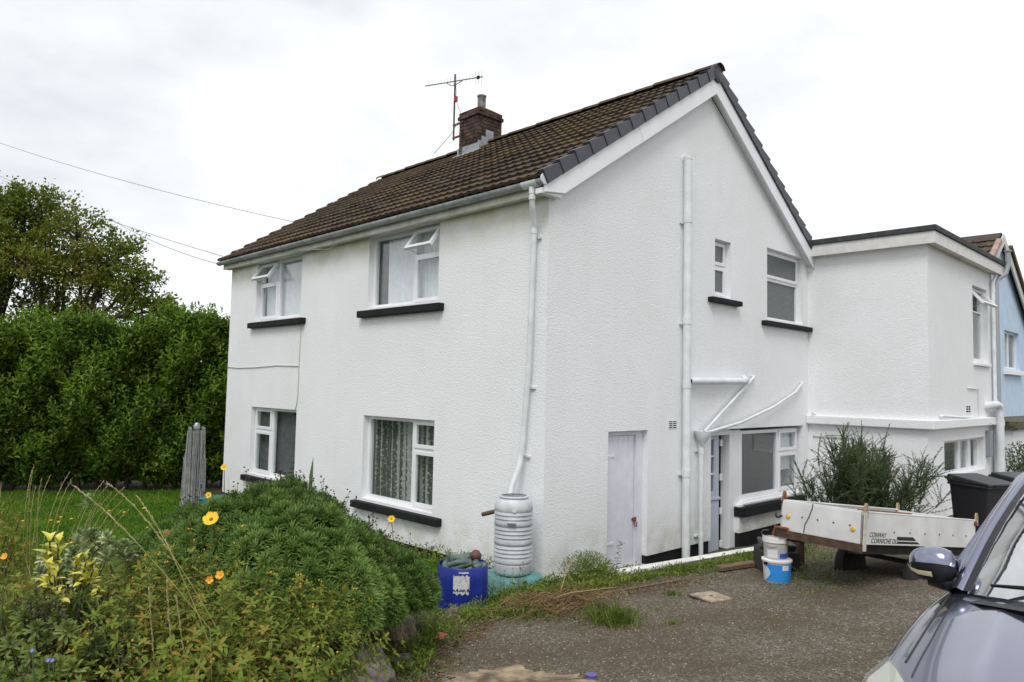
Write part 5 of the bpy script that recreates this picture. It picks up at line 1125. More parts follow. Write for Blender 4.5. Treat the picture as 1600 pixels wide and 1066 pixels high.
def mound_surface(n,lowpow=1.):
    th=rng.random(n)*2*np.pi; ph=np.arccos(1-rng.random(n)*1.3); 
    u=np.sin(ph)*np.cos(th); w_=np.sin(ph)*np.sin(th); c=np.cos(ph)
    lump=1+.07*np.sin(5*u+3*w_+1)+.06*np.sin(9*u-7*w_+4*c)+.04*np.sin(15*u+11*w_)
    topz=.88-.34*np.clip(u+.25,0,1.2)**1.3-.04*np.clip(-u-.6,0,1)
    P=MC+RH*(u*.93*lump)[:,None]+FH*(w_*.72*lump)[:,None]; P[:,2]=.70+np.where(c>0,np.abs(c)**.72*(topz-.25)*lump,c*.2)-.06*np.clip(u,0,1)
    N=nrm(RH*(u/1.06)[:,None]+FH*(w_/.8)[:,None]+np.array([0,0,1])*(c/.85+.35)[:,None]); return P,N
P,N=mound_surface(1900); dist=np.linalg.norm(P-np.array(CP),axis=1); order=np.argsort(dist)
vis=[i for i in order if (N[i]@(np.array(CP)-P[i]))>-.15]
wm=[]
for k in range(5):
    v,t=whorl(100+k); wm.append((v,t,fastmesh('leaf_whorl',v,tris=t))); wm[-1][2].materials.append(MLF)
def frame(nv,spin):
    q=Vector(nv).to_track_quat('Z','Y').to_matrix()@Matrix.Rotation(spin,3,'Z'); return q
used=set(vis[:300])
for i in vis[:300]:
    m_=wm[int(rng.integers(5))][2]; o=bpy.data.objects.new('leaf_whorl',m_); COL.objects.link(o); o.parent=mound
    q=frame(N[i]+np.array([0,0,.3])+rng.normal(size=3)*.15,rng.random()*6).to_4x4(); q.translation=Vector(P[i]-MC); o.matrix_local=q@Matrix.Scale(rng.uniform(.8,1.25),4)
parts=[]
for i in range(len(P)):
    if i in used: continue
    v,t,_=wm[int(rng.integers(5))]; q=np.array(frame(N[i]+np.array([0,0,.3])+rng.normal(size=3)*.15,rng.random()*6)); parts.append(((v*rng.uniform(.8,1.2))@q.T+P[i]-MC,t))
P2,N2=mound_surface(900)
for i in range(len(P2)):      # a second, deeper layer of shoots
    v,t,_=wm[int(rng.integers(5))]; q=np.array(frame(N2[i]+rng.normal(size=3)*.3,rng.random()*6)); parts.append((v@q.T+(P2[i]-MC)-N2[i]*.09,t))
vs,ts=merge(parts); put('whorl_mass',fastmesh('whorl_mass',vs,tris=ts),MLF,mound)['kind']='stuff'
paths=[]
for i in range(0,len(P),6):
    b=np.array([rng.normal()*.12,rng.normal()*.12,0.]); e=P[i]-MC-N[i]*.03; paths.append([b,b*.4+e*.5+np.array([0,0,.05]),e])
vs,ts=tube_arrays(paths,.014,.004,5); put('stems',fastmesh('stems',vs,tris=ts),BARK,mound)['kind']='stuff'
# old seed heads on wiry stalks over the top
Pt,Nt=mound_surface(2400); k=(Nt[:,2]>.45)&(((Pt-MC)@FH)>-.25); Pt,Nt=Pt[k][:380],Nt[k][:380]
sp=[];dots=[]
for p,nv in zip(Pt,Nt):
    e=p-MC+np.array([0,0,1])*rng.uniform(.03,.12)+rng.normal(size=3)*.045; sp.append([p-MC,(p-MC)*.4+e*.6+rng.normal(size=3)*.008,e])
    for j in range(int(rng.integers(1,4))):
        e2=e+rng.normal(size=3)*.018*(j>0); mb=MB(); mb.lathe([(0,0),(.0055,.003),(.0065,.007),(.003,.011),(0,.012)],e2,6); tri=[]
        for f_ in mb.f: tri+= [(f_[0],f_[i],f_[i+1]) for i in range(1,len(f_)-1)]
        dots.append((np.array(mb.v,float),np.array(tri)))
vs,ts=tube_arrays(sp,.0022,.0016,3); put('seed_stalks',fastmesh('seed_stalks',vs,tris=ts),GST,mound)['kind']='stuff'
vs,ts=merge(dots); put('seed_heads',fastmesh('seed_heads',vs,tris=ts),DOT,mound)['kind']='stuff'

# ---- bush of paired leaves and small yellow buds in front (rose of sharon)
YLF=leafmat('yellow green paired leaf',[(.075,.125,.02),(.14,.205,.03),(.225,.285,.045),(.34,.24,.05)],rough=.55,trans=.38,pscale=2.5,pamt=.3,objrnd=.45)
STM=mat('red brown stem',(.10,.045,.02),.7)
BUD=mat('yellow bud',(.50,.32,.03),.5,var=.25,vscale=60)
def shoot(seed,H=.5,npair=13,L=.042,lean=.3,buds=6,wr=.42):
    r=np.random.default_rng(seed); a=r.random()*6.28; k=npair
    f=np.linspace(0,1,k); ax=np.array([math.cos(a),math.sin(a),0]); path=np.array([ax*lean*H*t**1.7+np.array([0,0,H*t*(1-.12*t)]) for t in f])+r.normal(size=(k,3))*.004
    stem=tube_arrays([path],.0028,.0012,4); P=[];D=[];N=[];Ls=[]
    for i in range(1,k):
        t=nrm(path[i]-path[i-1]); b=r.random()*.4+(i%2)*1.57; e1=nrm(np.cross(t,[.2,.9,.1])); e2=np.cross(t,e1)
        nl=2 if i<k-1 else 5
        for j in range(nl):
            g=b+j*2*math.pi/nl; d=e1*math.cos(g)+e2*math.sin(g); P.append(path[i]); D.append(d+t*(.35 if i<k-1 else .9)+np.array([0,0,-.1])); N.append(t+np.array([0,0,.6])); Ls.append(L*r.uniform(.75,1.15)*(1-.25*f[i])*(.75+.25*min(1,f[i]*4)))
    Ls=np.array(Ls); lv=leaf_arrays(P,D,N,Ls,Ls*wr,fold=.14,curl=.35)
    bs=[]
    for j in range(buds):
        p=path[-1-int(r.integers(0,3))]+r.normal(size=3)*.014; mb=MB(); mb.lathe([(0,0),(.0045,.003),(.0045,.008),(0,.012)],p,5); tri=[]
        for f_ in mb.f: tri+= [(f_[0],f_[i],f_[i+1]) for i in range(1,len(f_)-1)]
        bs.append((np.array(mb.v,float),np.array(tri)))
    ps=[stem,lv]; ms=[STM,YLF]
    if bs: ps.append(merge(bs)); ms.append(BUD)
    return ps,ms
hyp=thing('flowering_bush','loose bush of small paired yellow green leaves and orange buds in the foreground','shrub',(2.13,-4.78,.42))

sh_=[]; hs_=[]
for k in range(9):
    ps,ms=shoot(200+k,H=.42+.03*(k%4),lean=.25+.08*(k%3),buds=[2,0,4,0,0,3,0,2,0][k],L=.05); sh_.append(multi('leafy_shoot',ps,ms)); hs_.append((ps,ms))
def in_hyp():
    while True:
        u,v=rng.uniform(-1,1,2)
        if u*u+v*v<1: return u,v
for i in range(300):
    u,v=in_hyp(); p=RH*u*.70+FH*v*.60+np.array([0,0,0]); dome=math.sqrt(max(0,1-.85*(u*u+v*v)))
    hz_=.10+.42*dome*(1 if u<.0 else 1-.75*u); p[2]=max(hz_*rng.uniform(.35,1.05),0)
    if rng.random()<.25: p[2]*=.4
    out=np.array([*(RH[:2]*u+FH[:2]*v)]); tl=.55*math.hypot(u,v)
    o=inst(sh_[int(rng.integers(9))],'leafy_shoot',hyp,p,rng.random()*6.28,(0,0),rng.uniform(.75,1.15))
    M=Matrix.Rotation(tl,4,Vector((-out[1],out[0],0)).normalized() if np.linalg.norm(out)>.01 else Vector((1,0,0)))@Matrix.Rotation(rng.random()*6.28,4,'Z'); M=Matrix.Translation(Vector(p))@M@Matrix.Scale(rng.uniform(.75,1.15),4); o.matrix_local=M
ms_=[]
for i in range(420):
    u,v=in_hyp(); p=RH*u*.72+FH*v*.60; dome=math.sqrt(max(0,1-.85*(u*u+v*v))); p[2]=max((.08+.34*dome*(1 if u<.0 else 1-.75*u))*rng.uniform(.1,.95),0)
    ps_,_=hs_[int(rng.integers(9))]; out=RH*u+FH*v; ax=Vector((-out[1],out[0],0)); ax=ax.normalized() if ax.length>.01 else V(1,0,0)
    q=np.array((Matrix.Rotation(.6*math.hypot(u,v),3,ax)@Matrix.Rotation(rng.random()*6.28,3,'Z')))*rng.uniform(.7,1.1); v_,t_=ps_[1]; ms_.append((v_@q.T+p,t_))
vs,ts=merge(ms_); put('shoot_mass',fastmesh('shoot_mass',vs,tris=ts),YLF,hyp)['kind']='stuff'
paths=[]
for i in range(70):
    u,v=in_hyp(); b=RH*u*.3+FH*v*.25; e=RH*u*.62+FH*v*.5+np.array([0,0,.15+.3*rng.random()]); paths.append([b+np.array([0,0,-.05]),b*.5+e*.5+np.array([0,0,.06]),e])
vs,ts=tube_arrays(paths,.006,.003,4); put('stems',fastmesh('stems',vs,tris=ts),STM,hyp)['kind']='stuff'
lb=thing('leafy_bush','low yellow green leafy bush between the cream edged shrub and the lawn','shrub',(1.62,-4.98,.4))
ms_=[]
for i in range(330):
    u,v=in_hyp(); p=RH*u*.55+FH*v*.42; dome=math.sqrt(max(0,1-.85*(u*u+v*v))); p[2]=(.08+.34*dome)*rng.uniform(.1,1.)
    ps_,_=hs_[int(rng.integers(9))]; out=RH*u+FH*v; ax=Vector((-out[1],out[0],0)); ax=ax.normalized() if ax.length>.01 else V(1,0,0)
    q=np.array((Matrix.Rotation(.6*math.hypot(u,v),3,ax)@Matrix.Rotation(rng.random()*6.28,3,'Z')))*rng.uniform(.6,1.0); v_,t_=ps_[1]; ms_.append((v_@q.T+p,t_))
vs,ts=merge(ms_); put('foliage',fastmesh('foliage',vs,tris=ts),leafmat('olive yellow leaf',[(.09,.13,.02),(.18,.23,.035),(.28,.31,.05),(.34,.27,.06)],trans=.35,pscale=3,pamt=.3),lb)['kind']='stuff'
vs,ts=tube_arrays([[np.array([0,0,-.05]),RH*u*.2+FH*v*.2+np.array([0,0,.15]),RH*u*.5+FH*v*.4+np.array([0,0,.32])] for u,v in (in_hyp() for _ in range(40))],.005,.002,4); put('stems',fastmesh('stems',vs,tris=ts),STM,lb)['kind']='stuff'
# low ground cover between the shrubs so that the bed is not bare
GC=leafmat('ground cover leaf',[(.055,.09,.016),(.10,.155,.025),(.17,.21,.035),(.24,.18,.05)],rough=.55,trans=.25,pscale=3,pamt=.35)
n=26000; x=rng.uniform(-.8,3.4,n); y=rng.uniform(-6.3,-2.2,n); k=np.array([bed_s(a,b)>.03 for a,b in zip(x,y)]); x,y=x[k],y[k]; n=len(x)
P=np.column_stack([x,y,[hground(a,b) for a,b in zip(x,y)]]); P[:,2]+=rng.random(n)**1.5*.22*(.6+.4*np.sin(x*5+y*4)); L=rng.uniform(.02,.05,n)
vs,ts=leaf_arrays(P,rdir(n,.5),rdir(n,1.),L,L*.4,fold=.15,curl=.2); o=put('ground_cover',fastmesh('ground_cover',vs,tris=ts),GC); tag(o,'low tangled ground cover filling the raised bed','ground cover',kind='stuff')
# ---- dusky low shrub with dead flower heads at the left front
DLF=leafmat('grey green small leaf',[(.095,.13,.035),(.155,.205,.052),(.225,.28,.07),(.29,.33,.09)],rough=.55,trans=.2,pscale=4,pamt=.3,objrnd=.5)
PUR=mat('withered purple flower head',(.05,.028,.032),.9,var=.4,vscale=40)
dk=thing('dusky_shrub','dusky grey green shrub with withered purple heads at the lower left','shrub',(2.25,-5.36,.55))
dw=[]
for k in range(4):
    v,t=whorl(300+k,n=24,L=.045,W=.012); m_=fastmesh('leaf_whorl',v,tris=t); m_.materials.append(DLF); dw.append(m_)
paths=[];pd_=[]
for i in range(230):
    u,v=in_hyp(); dome=math.sqrt(max(0,1-.9*(u*u+v*v))); p=RH*u*.42+FH*v*.42+np.array([0,0,.12+.55*dome*rng.uniform(.55,1.)])
    o=bpy.data.objects.new('leaf_whorl',dw[i%4]); COL.objects.link(o); o.parent=dk; q=frame(np.array([*(RH[:2]*u+FH[:2]*v),.8])+rng.normal(size=3)*.2,rng.random()*6).to_4x4(); q.translation=Vector(p); o.matrix_local=q@Matrix.Scale(rng.uniform(.8,1.4),4)
    paths.append([np.array([rng.normal()*.06,rng.normal()*.06,-.1]),p*.55,p])
    if rng.random()<.5:
        n=7; q2=p+np.array([0,0,.03])+rng.normal(size=(n,3))*np.array([.006,.006,.022]); pd_.append(leaf_arrays(q2,rdir(n,.4),rdir(n),rng.uniform(.012,.024,n),.010,fold=.2))
vs,ts=tube_arrays(paths,.007,.003,4); put('stems',fastmesh('stems',vs,tris=ts),BARK,dk)['kind']='stuff'
vs,ts=merge(pd_); put('withered_heads',fastmesh('withered_heads',vs,tris=ts),PUR,dk)['kind']='stuff'
# ---- yellow variegated shrub: big leaves, each one a part
def broadleaf(seed,L=.07,W=.032):
    """one broad leaf with a curved blade and a midrib fold"""
    vs=[];fs=[]; r=random.Random(seed); k=7
    for i in range(k+1):
        t=i/k; w=W*math.sin(math.pi*t**.75)**.8*.5 if 0<t<1 else .0008; z=.18*L*math.sin(t*2.2)-.10*L*t*t
        for j in (-1,-.5,0,.5,1): vs.append((j*w,L*t,z+abs(j)*w*.35+.06*w*math.sin(9*t+j*3+seed)))
    for i in range(k):
        for j in range(4): fs.append((i*5+j,i*5+j+1,(i+1)*5+j+1,(i+1)*5+j))
    me=MB().add(vs,fs).mesh('leaf'); me.shade_smooth(); return me
VLF=mat('yellow green variegated leaf',(.32,.38,.06),.45,var=.3,vscale=22,col2=(.68,.62,.09),coords='obj',rnd=.25)
yv=thing('yellow_leaved_shrub','small shrub of broad lime yellow leaves on dark stems at the left','shrub',(2.08,-5.27,1.0))
bl=[broadleaf(i,L=.072+.01*(i%3),W=.046+.006*(i%2)) for i in range(4)]
for m_ in bl: m_.materials.append(VLF)
heads=[(-.09,.02,.385),(-.035,-.01,.38),(.03,.03,.30),(.10,-.02,.32),(-.03,-.03,.25),(.06,.03,.25),(-.06,-.02,.27),(.12,.0,.27),(-.1,.04,.2),(.0,-.05,.17),(.09,.04,.18),(.14,-.03,.14),(-.05,.05,.12)]
for (a,b,z) in heads:
    p=RH*a+FH*b; top=Vector((p[0],p[1],z)); q=MB(); q.tube([(p[0]*.3,p[1]*.3,-.25),(p[0]*.7,p[1]*.7,z*.5),top],[.005,.004,.0035],6); q.build('stem',BARK,yv)
    for j in range(11):
        g=j*2.4+rng.random(); el=rng.uniform(-.1,.95) if j>1 else rng.uniform(.8,1.3)
        o=bpy.data.objects.new('leaf',bl[j%4]); COL.objects.link(o); o.parent=yv; o.matrix_local=Matrix.Translation(top-V(0,0,.012*j))@Matrix.Rotation(g,4,'Z')@Matrix.Rotation(el,4,'X')@Matrix.Scale(rng.uniform(.5,.9),4)
# ---- pale edged rosette shrub
PLF=leafmat('cream edged leaf',[(.14,.22,.08),(.24,.33,.13),(.48,.52,.30),(.62,.62,.40)],rough=.5,trans=.2,pscale=8,pamt=.2)
pv=thing('cream_edged_shrub','small shrub with pale cream edged rosettes behind the yellow leaves','shrub',(1.56,-5.08,.8))
v,t=whorl(410,n=26,L=.055,W=.02); pme=fastmesh('leaf_rosette',v,tris=t); pme.materials.append(PLF)
for i in range(34):
    u,v_=in_hyp(); p=RH*(u*.24+.05)+FH*v_*.15+np.array([0,0,.36+.17*(1-u*u-v_*v_)*rng.uniform(.5,1.)+rng.normal()*.03]) if i else RH*.02+np.array([0,0,.68])
    inst(pme,'leaf_rosette',pv,p,rng.random()*6,(rng.normal()*.3,rng.normal()*.3),rng.uniform(.8,1.15))
vs,ts=tube_arrays([[np.array([0,0,-.4]),RH*u*.1+np.array([0,0,.25]),RH*u*.16+FH*v_*.12+np.array([0,0,.42])] for u,v_ in (in_hyp() for _ in range(26))],.004,.002,4); put('stems',fastmesh('stems',vs,tris=ts),BARK,pv)['kind']='stuff'
# ---- seeding grasses
GRS=leafmat('dry grass',[(.15,.21,.04),(.26,.30,.08),(.42,.38,.15),(.55,.46,.26)],rough=.6,trans=.3,pscale=5,pamt=.2)
SEED=mat('pale pink brown seed head',(.55,.40,.27),.7,var=.25,vscale=40)
gc=thing('seeding_grass','clump of tall dry grass with pale seed heads at the left edge','grass clump',(.40,-5.0,.2))
n=1500; b=rng.normal(size=(n,2))*np.array([.26,.2]); h=rng.uniform(.3,.85,n); ln=rng.normal(size=(n,2))*.38+RH[:2]*.12
paths=[[np.array([*(b[i]),0.]),np.array([*(b[i]+ln[i]*.35*h[i]),h[i]*.6]),np.array([*(b[i]+ln[i]*h[i]),h[i]*rng.uniform(.85,1)])] for i in range(n)]
vs,ts=tube_arrays(paths,.0026,.0008,3); put('blades',fastmesh('blades',vs,tris=ts),GRS,gc)['kind']='stuff'
def seedhead(path,parent,mt,n=34,L=.016):
    path=np.array(path); q=MB(); q.tube(path,[.0017]*(len(path)-1)+[.0009],4); s_=q.build('seed_stalk',mt,parent)
    m_=len(path); i0=m_*.55; tt=np.linspace(i0,m_-1.001,n); i=tt.astype(int); f=(tt-i)[:,None]; P=path[i]*(1-f)+path[i+1]*f; T=nrm(path[i+1]-path[i])
    v,t=leaf_arrays(P,T+rdir(n)*.35,rdir(n),L,.0034,fold=.3); put('seed_head',fastmesh('seed_head',v,tris=t),SEED,s_)
def arc(a,b,sag,k=14,side=(0,0)):
    a,b=np.array(a,float),np.array(b,float); return [a*(1-t)+b*t+np.array([side[0],side[1],sag])*4*t*(1-t)*(.6+.4*t) for t in np.linspace(0,1,k)]
for (u,z,dx) in ((-.16,1.30,-.05),(-.10,1.34,.0),(-.06,1.28,.10),(.02,1.26,.12),(.10,1.22,.22),(.14,1.18,.26),(-.02,1.2,-.08),(.2,1.12,.24),(.06,1.27,-.02),(-.2,1.22,-.1),(.12,1.06,.3),(.26,1.02,.3),(.0,1.22,.2),(.05,1.15,.3),(.16,1.24,.14),(.22,1.17,.2),(-.12,1.26,.05),(.28,1.08,.24),(.3,1.14,.12),(.08,1.2,.34)):
    b0=RH*u*.6+FH*rng.normal()*.08; e=RH*(u+dx)+FH*rng.normal()*.1+np.array([0,0,z]); seedhead(arc(b0,e,.16,side=(RH[0]*-.05,RH[1]*-.05)),gc,GRS.copy() if False else GRS,30)
gs=thing('arching_grass','tall arching dry grass stalks leaning over the foreground bush','grass clump',(2.45,-4.9,.45)); g0=np.array([2.45,-4.9,.45])
for a,b,s_ in (((2.60,-4.84,1.05),(1.98,-5.24,1.62),.10),((2.62,-4.80,1.02),(2.22,-5.16,1.645),.16),((2.66,-4.86,1.0),(2.30,-5.06,1.585),.12),((2.50,-5.0,.7),(2.46,-5.05,1.22),.03),((2.55,-4.95,.7),(2.52,-5.0,1.26),.02),((2.66,-4.9,.6),(2.58,-4.98,1.2),.02)):
    ro=np.array([a[0]+.02,a[1]+.03,.5]); p=[ro*(1-t)+np.array(a)*t for t in np.linspace(0,1,4)[:-1]]+arc(a,b,s_*.5); seedhead(np.array(p)-g0,gs,GRS,46,.017)
# ---- tawny bush on the very left
tw=thing('tawny_bush','tawny olive bush cut by the left edge behind the grasses','shrub',(.12,-5.3,.2))
n=5200; u=rdir(n); rad=rng.random(n)**.4; P=u*np.array([.36,.36,.55])*rad[:,None]+np.array([0,0,.58]); L=rng.uniform(.02,.045,n)
TWL=leafmat('tawny leaf',[(.09,.12,.02),(.17,.20,.03),(.26,.26,.05),(.32,.24,.06)],pscale=5,pamt=.3)
v,t=leaf_arrays(P,rdir(n,.4),rdir(n,.5),L,L*.4); put('foliage',fastmesh('foliage',v,tris=t),TWL,tw)['kind']='stuff'
vs,ts=tube_arrays([[np.zeros(3),u[i]*.15+np.array([0,0,.4]),P[i]] for i in range(60)],.008,.003,4); put('stems',fastmesh('stems',vs,tris=ts),BARK,tw)['kind']='stuff'
# ---- bright low plant with blue flowers, lower left corner
lg=thing('blue_flowered_plant','low bright green plant with small blue flowers in the bottom left corner','plant',(2.72,-5.58,.55))
n=3200; u=rdir(n,.2); rad=rng.random(n)**.35; P=u*np.array([.15,.15,.26])*rad[:,None]+np.array([-.03,-.05,.26]); L=rng.uniform(.012,.024,n)
LGL=leafmat('bright small leaf',[(.07,.13,.02),(.12,.20,.03),(.18,.26,.05)],pscale=6,pamt=.3); v,t=leaf_arrays(P,nrm(u+rdir(n)*.6),rdir(n,.6),L,L*.5); put('foliage',fastmesh('foliage',v,tris=t),LGL,lg)['kind']='stuff'
def flowerme(name,npet,L,W,m_,cm,cup=.5):
    a=np.arange(npet)*2*np.pi/npet; D=np.column_stack([np.cos(a),np.sin(a),np.full(npet,cup)]); v1=leaf_arrays(np.zeros((npet,3)),D,np.tile([0,0,1.],(npet,1)),L,W,fold=-.08,mid=.6,curl=-.1)
    mb=MB(); mb.lathe([(0,-.002),(L*.2,0),(L*.22,L*.12),(0,L*.2)],(0,0,0),8); tri=[]
    for f_ in mb.f: tri+= [(f_[0],f_[i],f_[i+1]) for i in range(1,len(f_)-1)]
    return multi(name,[v1,(np.array(mb.v,float),np.array(tri))],[m_,cm])
BLF=mat('blue petals',(.16,.18,.55),.5); GRN=mat('green stalk',(.06,.10,.025),.6)
fb=flowerme('flower_head',5,.011,.010,BLF,mat('pale centre',(.6,.55,.3),.5))
def flower(name,label,base,top,me,sc=1.,tilt=(0,0,0),group=None,leafy=False):
    o=thing(name,label,'flower',base,group); rel_=Vector(top)-Vector(base); q=MB(); q.tube([(0,0,0),rel_*.5+V(.012,.01,0),rel_],.0026,5); q.build('stem',GRN,o)
    h=bpy.data.objects.new('flower_head',me); COL.objects.link(h); h.parent=o; h.location=rel_; h.rotation_euler=tilt; h.scale=(sc,)*3
    if leafy:
        n=8; f=np.linspace(.35,.95,n)[:,None]; P=np.array(rel_)*f; v,t=leaf_arrays(P,rdir(n,.3),rdir(n,1),.035,.012); put('leaves',fastmesh('leaves',v,tris=t),YLF,o)
    return o
TOC=(R_(62),0,R_(46))
for (p,lb) in (((2.71,-5.46,1.10),'blue flower standing right of the bright low plant'),((2.36,-5.53,1.10),'pale blue flower beside the left edge of the picture'),((2.66,-5.50,1.13),'blue flower at the top of the bright low plant'),((2.60,-5.42,1.06),'blue flower low among the dusky shrub stems')):
    flower('blue_flower',lb,(p[0]+.02,p[1]+.02,.62),p,fb,.8,TOC,'blue flowers in the lower left corner')
# ---- yellow and pink flowers
fy=flowerme('flower_head',6,.038,.034,YEL,mat('dark flower centre',(.22,.12,.02),.7),.35)
flower('yellow_flower','large open yellow flower standing over the foreground bush',(2.24,-4.72,.8),(2.22,-4.70,1.44),fy,1.1,(R_(48),0,R_(46)),leafy=True)
fh=flowerme('flower_head',5,.024,.02,mat('orange yellow petals',(.78,.36,.02),.5),mat('amber stamens',(.6,.25,.03),.6),.5)
flower('orange_flower','orange yellow flower low on the foreground bush',(2.47,-4.72,.8),(2.47,-4.75,1.235),fh,1.0,(R_(60),0,R_(40)))
flower('orange_flower','second orange yellow bloom touching the one on the foreground bush',(2.43,-4.76,.8),(2.425,-4.78,1.21),fh,.85,(R_(70),R_(20),R_(60)))
flower('yellow_flower','small yellow flower at the top left of the round shrub',(.58,-3.95,1.0),(.58,-3.95,1.49),fy,.65,TOC)
flower('yellow_flower','yellow flower on the left flank of the round shrub',(.70,-4.1,.9),(.70,-4.10,1.32),fy,.65,TOC)
flower('yellow_flower','yellow flower on the right flank of the round shrub',(1.66,-3.24,.8),(1.66,-3.26,1.205),fy,.7,TOC)
fp=flowerme('flower_head',8,.022,.014,mat('pink petals',(.55,.10,.12),.5),mat('dark pink centre',(.2,.04,.04),.6),.7)
flower('pink_flower','single pink flower at the left foot of the round shrub',(1.54,-4.66,.6),(1.54,-4.66,1.265),fp,1.1,TOC)
flower('orange_flower','orange bloom at the left edge under the grasses',(2.1,-5.52,.8),(2.1,-5.5,1.36),fh,.7,TOC)
# iris blade
q=MB(); q.hexa([(-.012,-.004,0),(.012,-.004,0),(.012,.004,0),(-.012,.004,0),(-.014,-.004,.5),(.010,-.004,.5),(.010,.003,.5),(-.014,.003,.5)]); q.add([(-.014,-.004,.5),(.010,-.004,.5),(.004,0,.63),(.010,.003,.5),(-.014,.003,.5)],[(0,1,2),(1,3,2),(3,4,2),(4,0,2)]); o=q.build('iris_leaf',mat('iris green',(.06,.12,.03),.5)); o.location=(.98,-3.5,.95); o.rotation_euler=(.0,.03,.8); tag(o,'single upright sword shaped leaf rising from the round shrub','leaf')
# ---- rosemary behind the trailer
RLF=leafmat('rosemary needle',[(.045,.075,.032),(.085,.125,.052),(.135,.18,.078),(.20,.25,.12)],rough=.6,trans=.2,pscale=3,pamt=.25,objrnd=.4)
ro=thing('rosemary_bush','tall upright rosemary bush between the trailer and the extension wall','shrub',(1.75,4.75,.05))
def sprig(seed,H=.5,n=230):
    r=np.random.default_rng(seed); a=r.random()*6.28; k=8; f=np.linspace(0,1,k); path=np.array([np.array([math.cos(a)*.13*t*t,math.sin(a)*.13*t*t,H*t]) for t in f]); st=tube_arrays([path],.005,.0015,4)
    t=np.sort(r.random(n)); i=np.minimum((t*(k-1)).astype(int),k-2); g=(t*(k-1)-i)[:,None]; P=path[i]*(1-g)+path[i+1]*g; b=r.random(n)*6.28; D=np.column_stack([np.cos(b),np.sin(b),np.full(n,1.0)])
    return [st,leaf_arrays(P,D,rdir(n,0,r),r.uniform(.028,.045,n)*(1-.4*t),.0085,fold=.1,curl=.1)]
_sp=[sprig(500+k,H=.42+.05*k,n=170) for k in range(5)]; sg=[multi('sprig',q_,[BARK,RLF]) for q_ in _sp]; sprig_arr=[q_[1] for q_ in _sp]
paths=[];cnt=0
for b in range(84):
    a=rng.random()*6.28; out=RH*math.cos(a)+FH*math.sin(a); rch=rng.uniform(.1,1.08); hg=rng.uniform(.7,1.42)*(1.08-.35*rch*rch); bend=rng.normal(size=3)*.07
    base=out*.08+rng.normal(size=3)*np.array([.05,.05,0]); mid=out*rch*.55+np.array([0,0,hg*.42])+bend; end=out*rch*.9+np.array([0,0,hg*rng.uniform(.7,.95)])-bend*.6
    crv=np.array([base*(1-t)**2+2*mid*t*(1-t)+end*t*t+np.array([math.sin(t*9+b)*.018,math.cos(t*7+b)*.018,0]) for t in np.linspace(0,1,9)]); paths.append(crv)
    for k in range(4):
        if cnt>=300: break
        t=rng.uniform(.35,1.) if k else 1.; p=crv[min(8,int(t*8))]; d=nrm(np.gradient(crv,axis=0)[min(8,int(t*8))]); d=nrm(d*.7+rng.normal(size=3)*.36+np.array([0,0,.85]))
        q=frame(d,rng.random()*6.28).to_4x4(); q.translation=Vector(p); o=bpy.data.objects.new('sprig',sg[int(rng.integers(5))]); COL.objects.link(o); o.parent=ro; o.matrix_local=q@Matrix.Scale(rng.uniform(.45,.85),4); cnt+=1
        e=p+d*.12; paths.append(np.array([p,p*.5+e*.5+rng.normal(size=3)*.006,e]))
fill=[]
for i in range(3000):
    c=paths[int(rng.integers(len(paths)))]; p=c[int(rng.integers(1,len(c)))]; d=nrm(rng.normal(size=3)*.6+np.array([0,0,.7])); v_,t_=sprig_arr[int(rng.integers(5))]; q=np.array(frame(d,rng.random()*6.28))*rng.uniform(.3,.6); fill.append((v_@q.T+p,t_))
vs,ts=merge(fill); put('sprig_mass',fastmesh('sprig_mass',vs,tris=ts),RLF,ro)['kind']='stuff'
vs,ts=tube_arrays(paths,.011,.003,5); put('branches',fastmesh('branches',vs,tris=ts),BARK,ro)['kind']='stuff'
# ---- dark shrub past the bins
ds=thing('dark_shrub','dark straggling shrub by the thick white pipe behind the bins','shrub',(2.45,11.6,.0)); n=2600; P=rdir(n)*np.array([.75,.55,.5])*(rng.random(n)**.4)[:,None]+np.array([.15,0,.75]); L=rng.uniform(.04,.08,n)
v,t=leaf_arrays(P,rdir(n,.3),rdir(n,.5),L,L*.4); put('foliage',fastmesh('foliage',v,tris=t),RLF,ds)['kind']='stuff'; vs,ts=tube_arrays([[np.zeros(3),P[i]*.5,P[i]] for i in range(50)],.012,.004,4); put('branches',fastmesh('branches',vs,tris=ts),BARK,ds)['kind']='stuff'
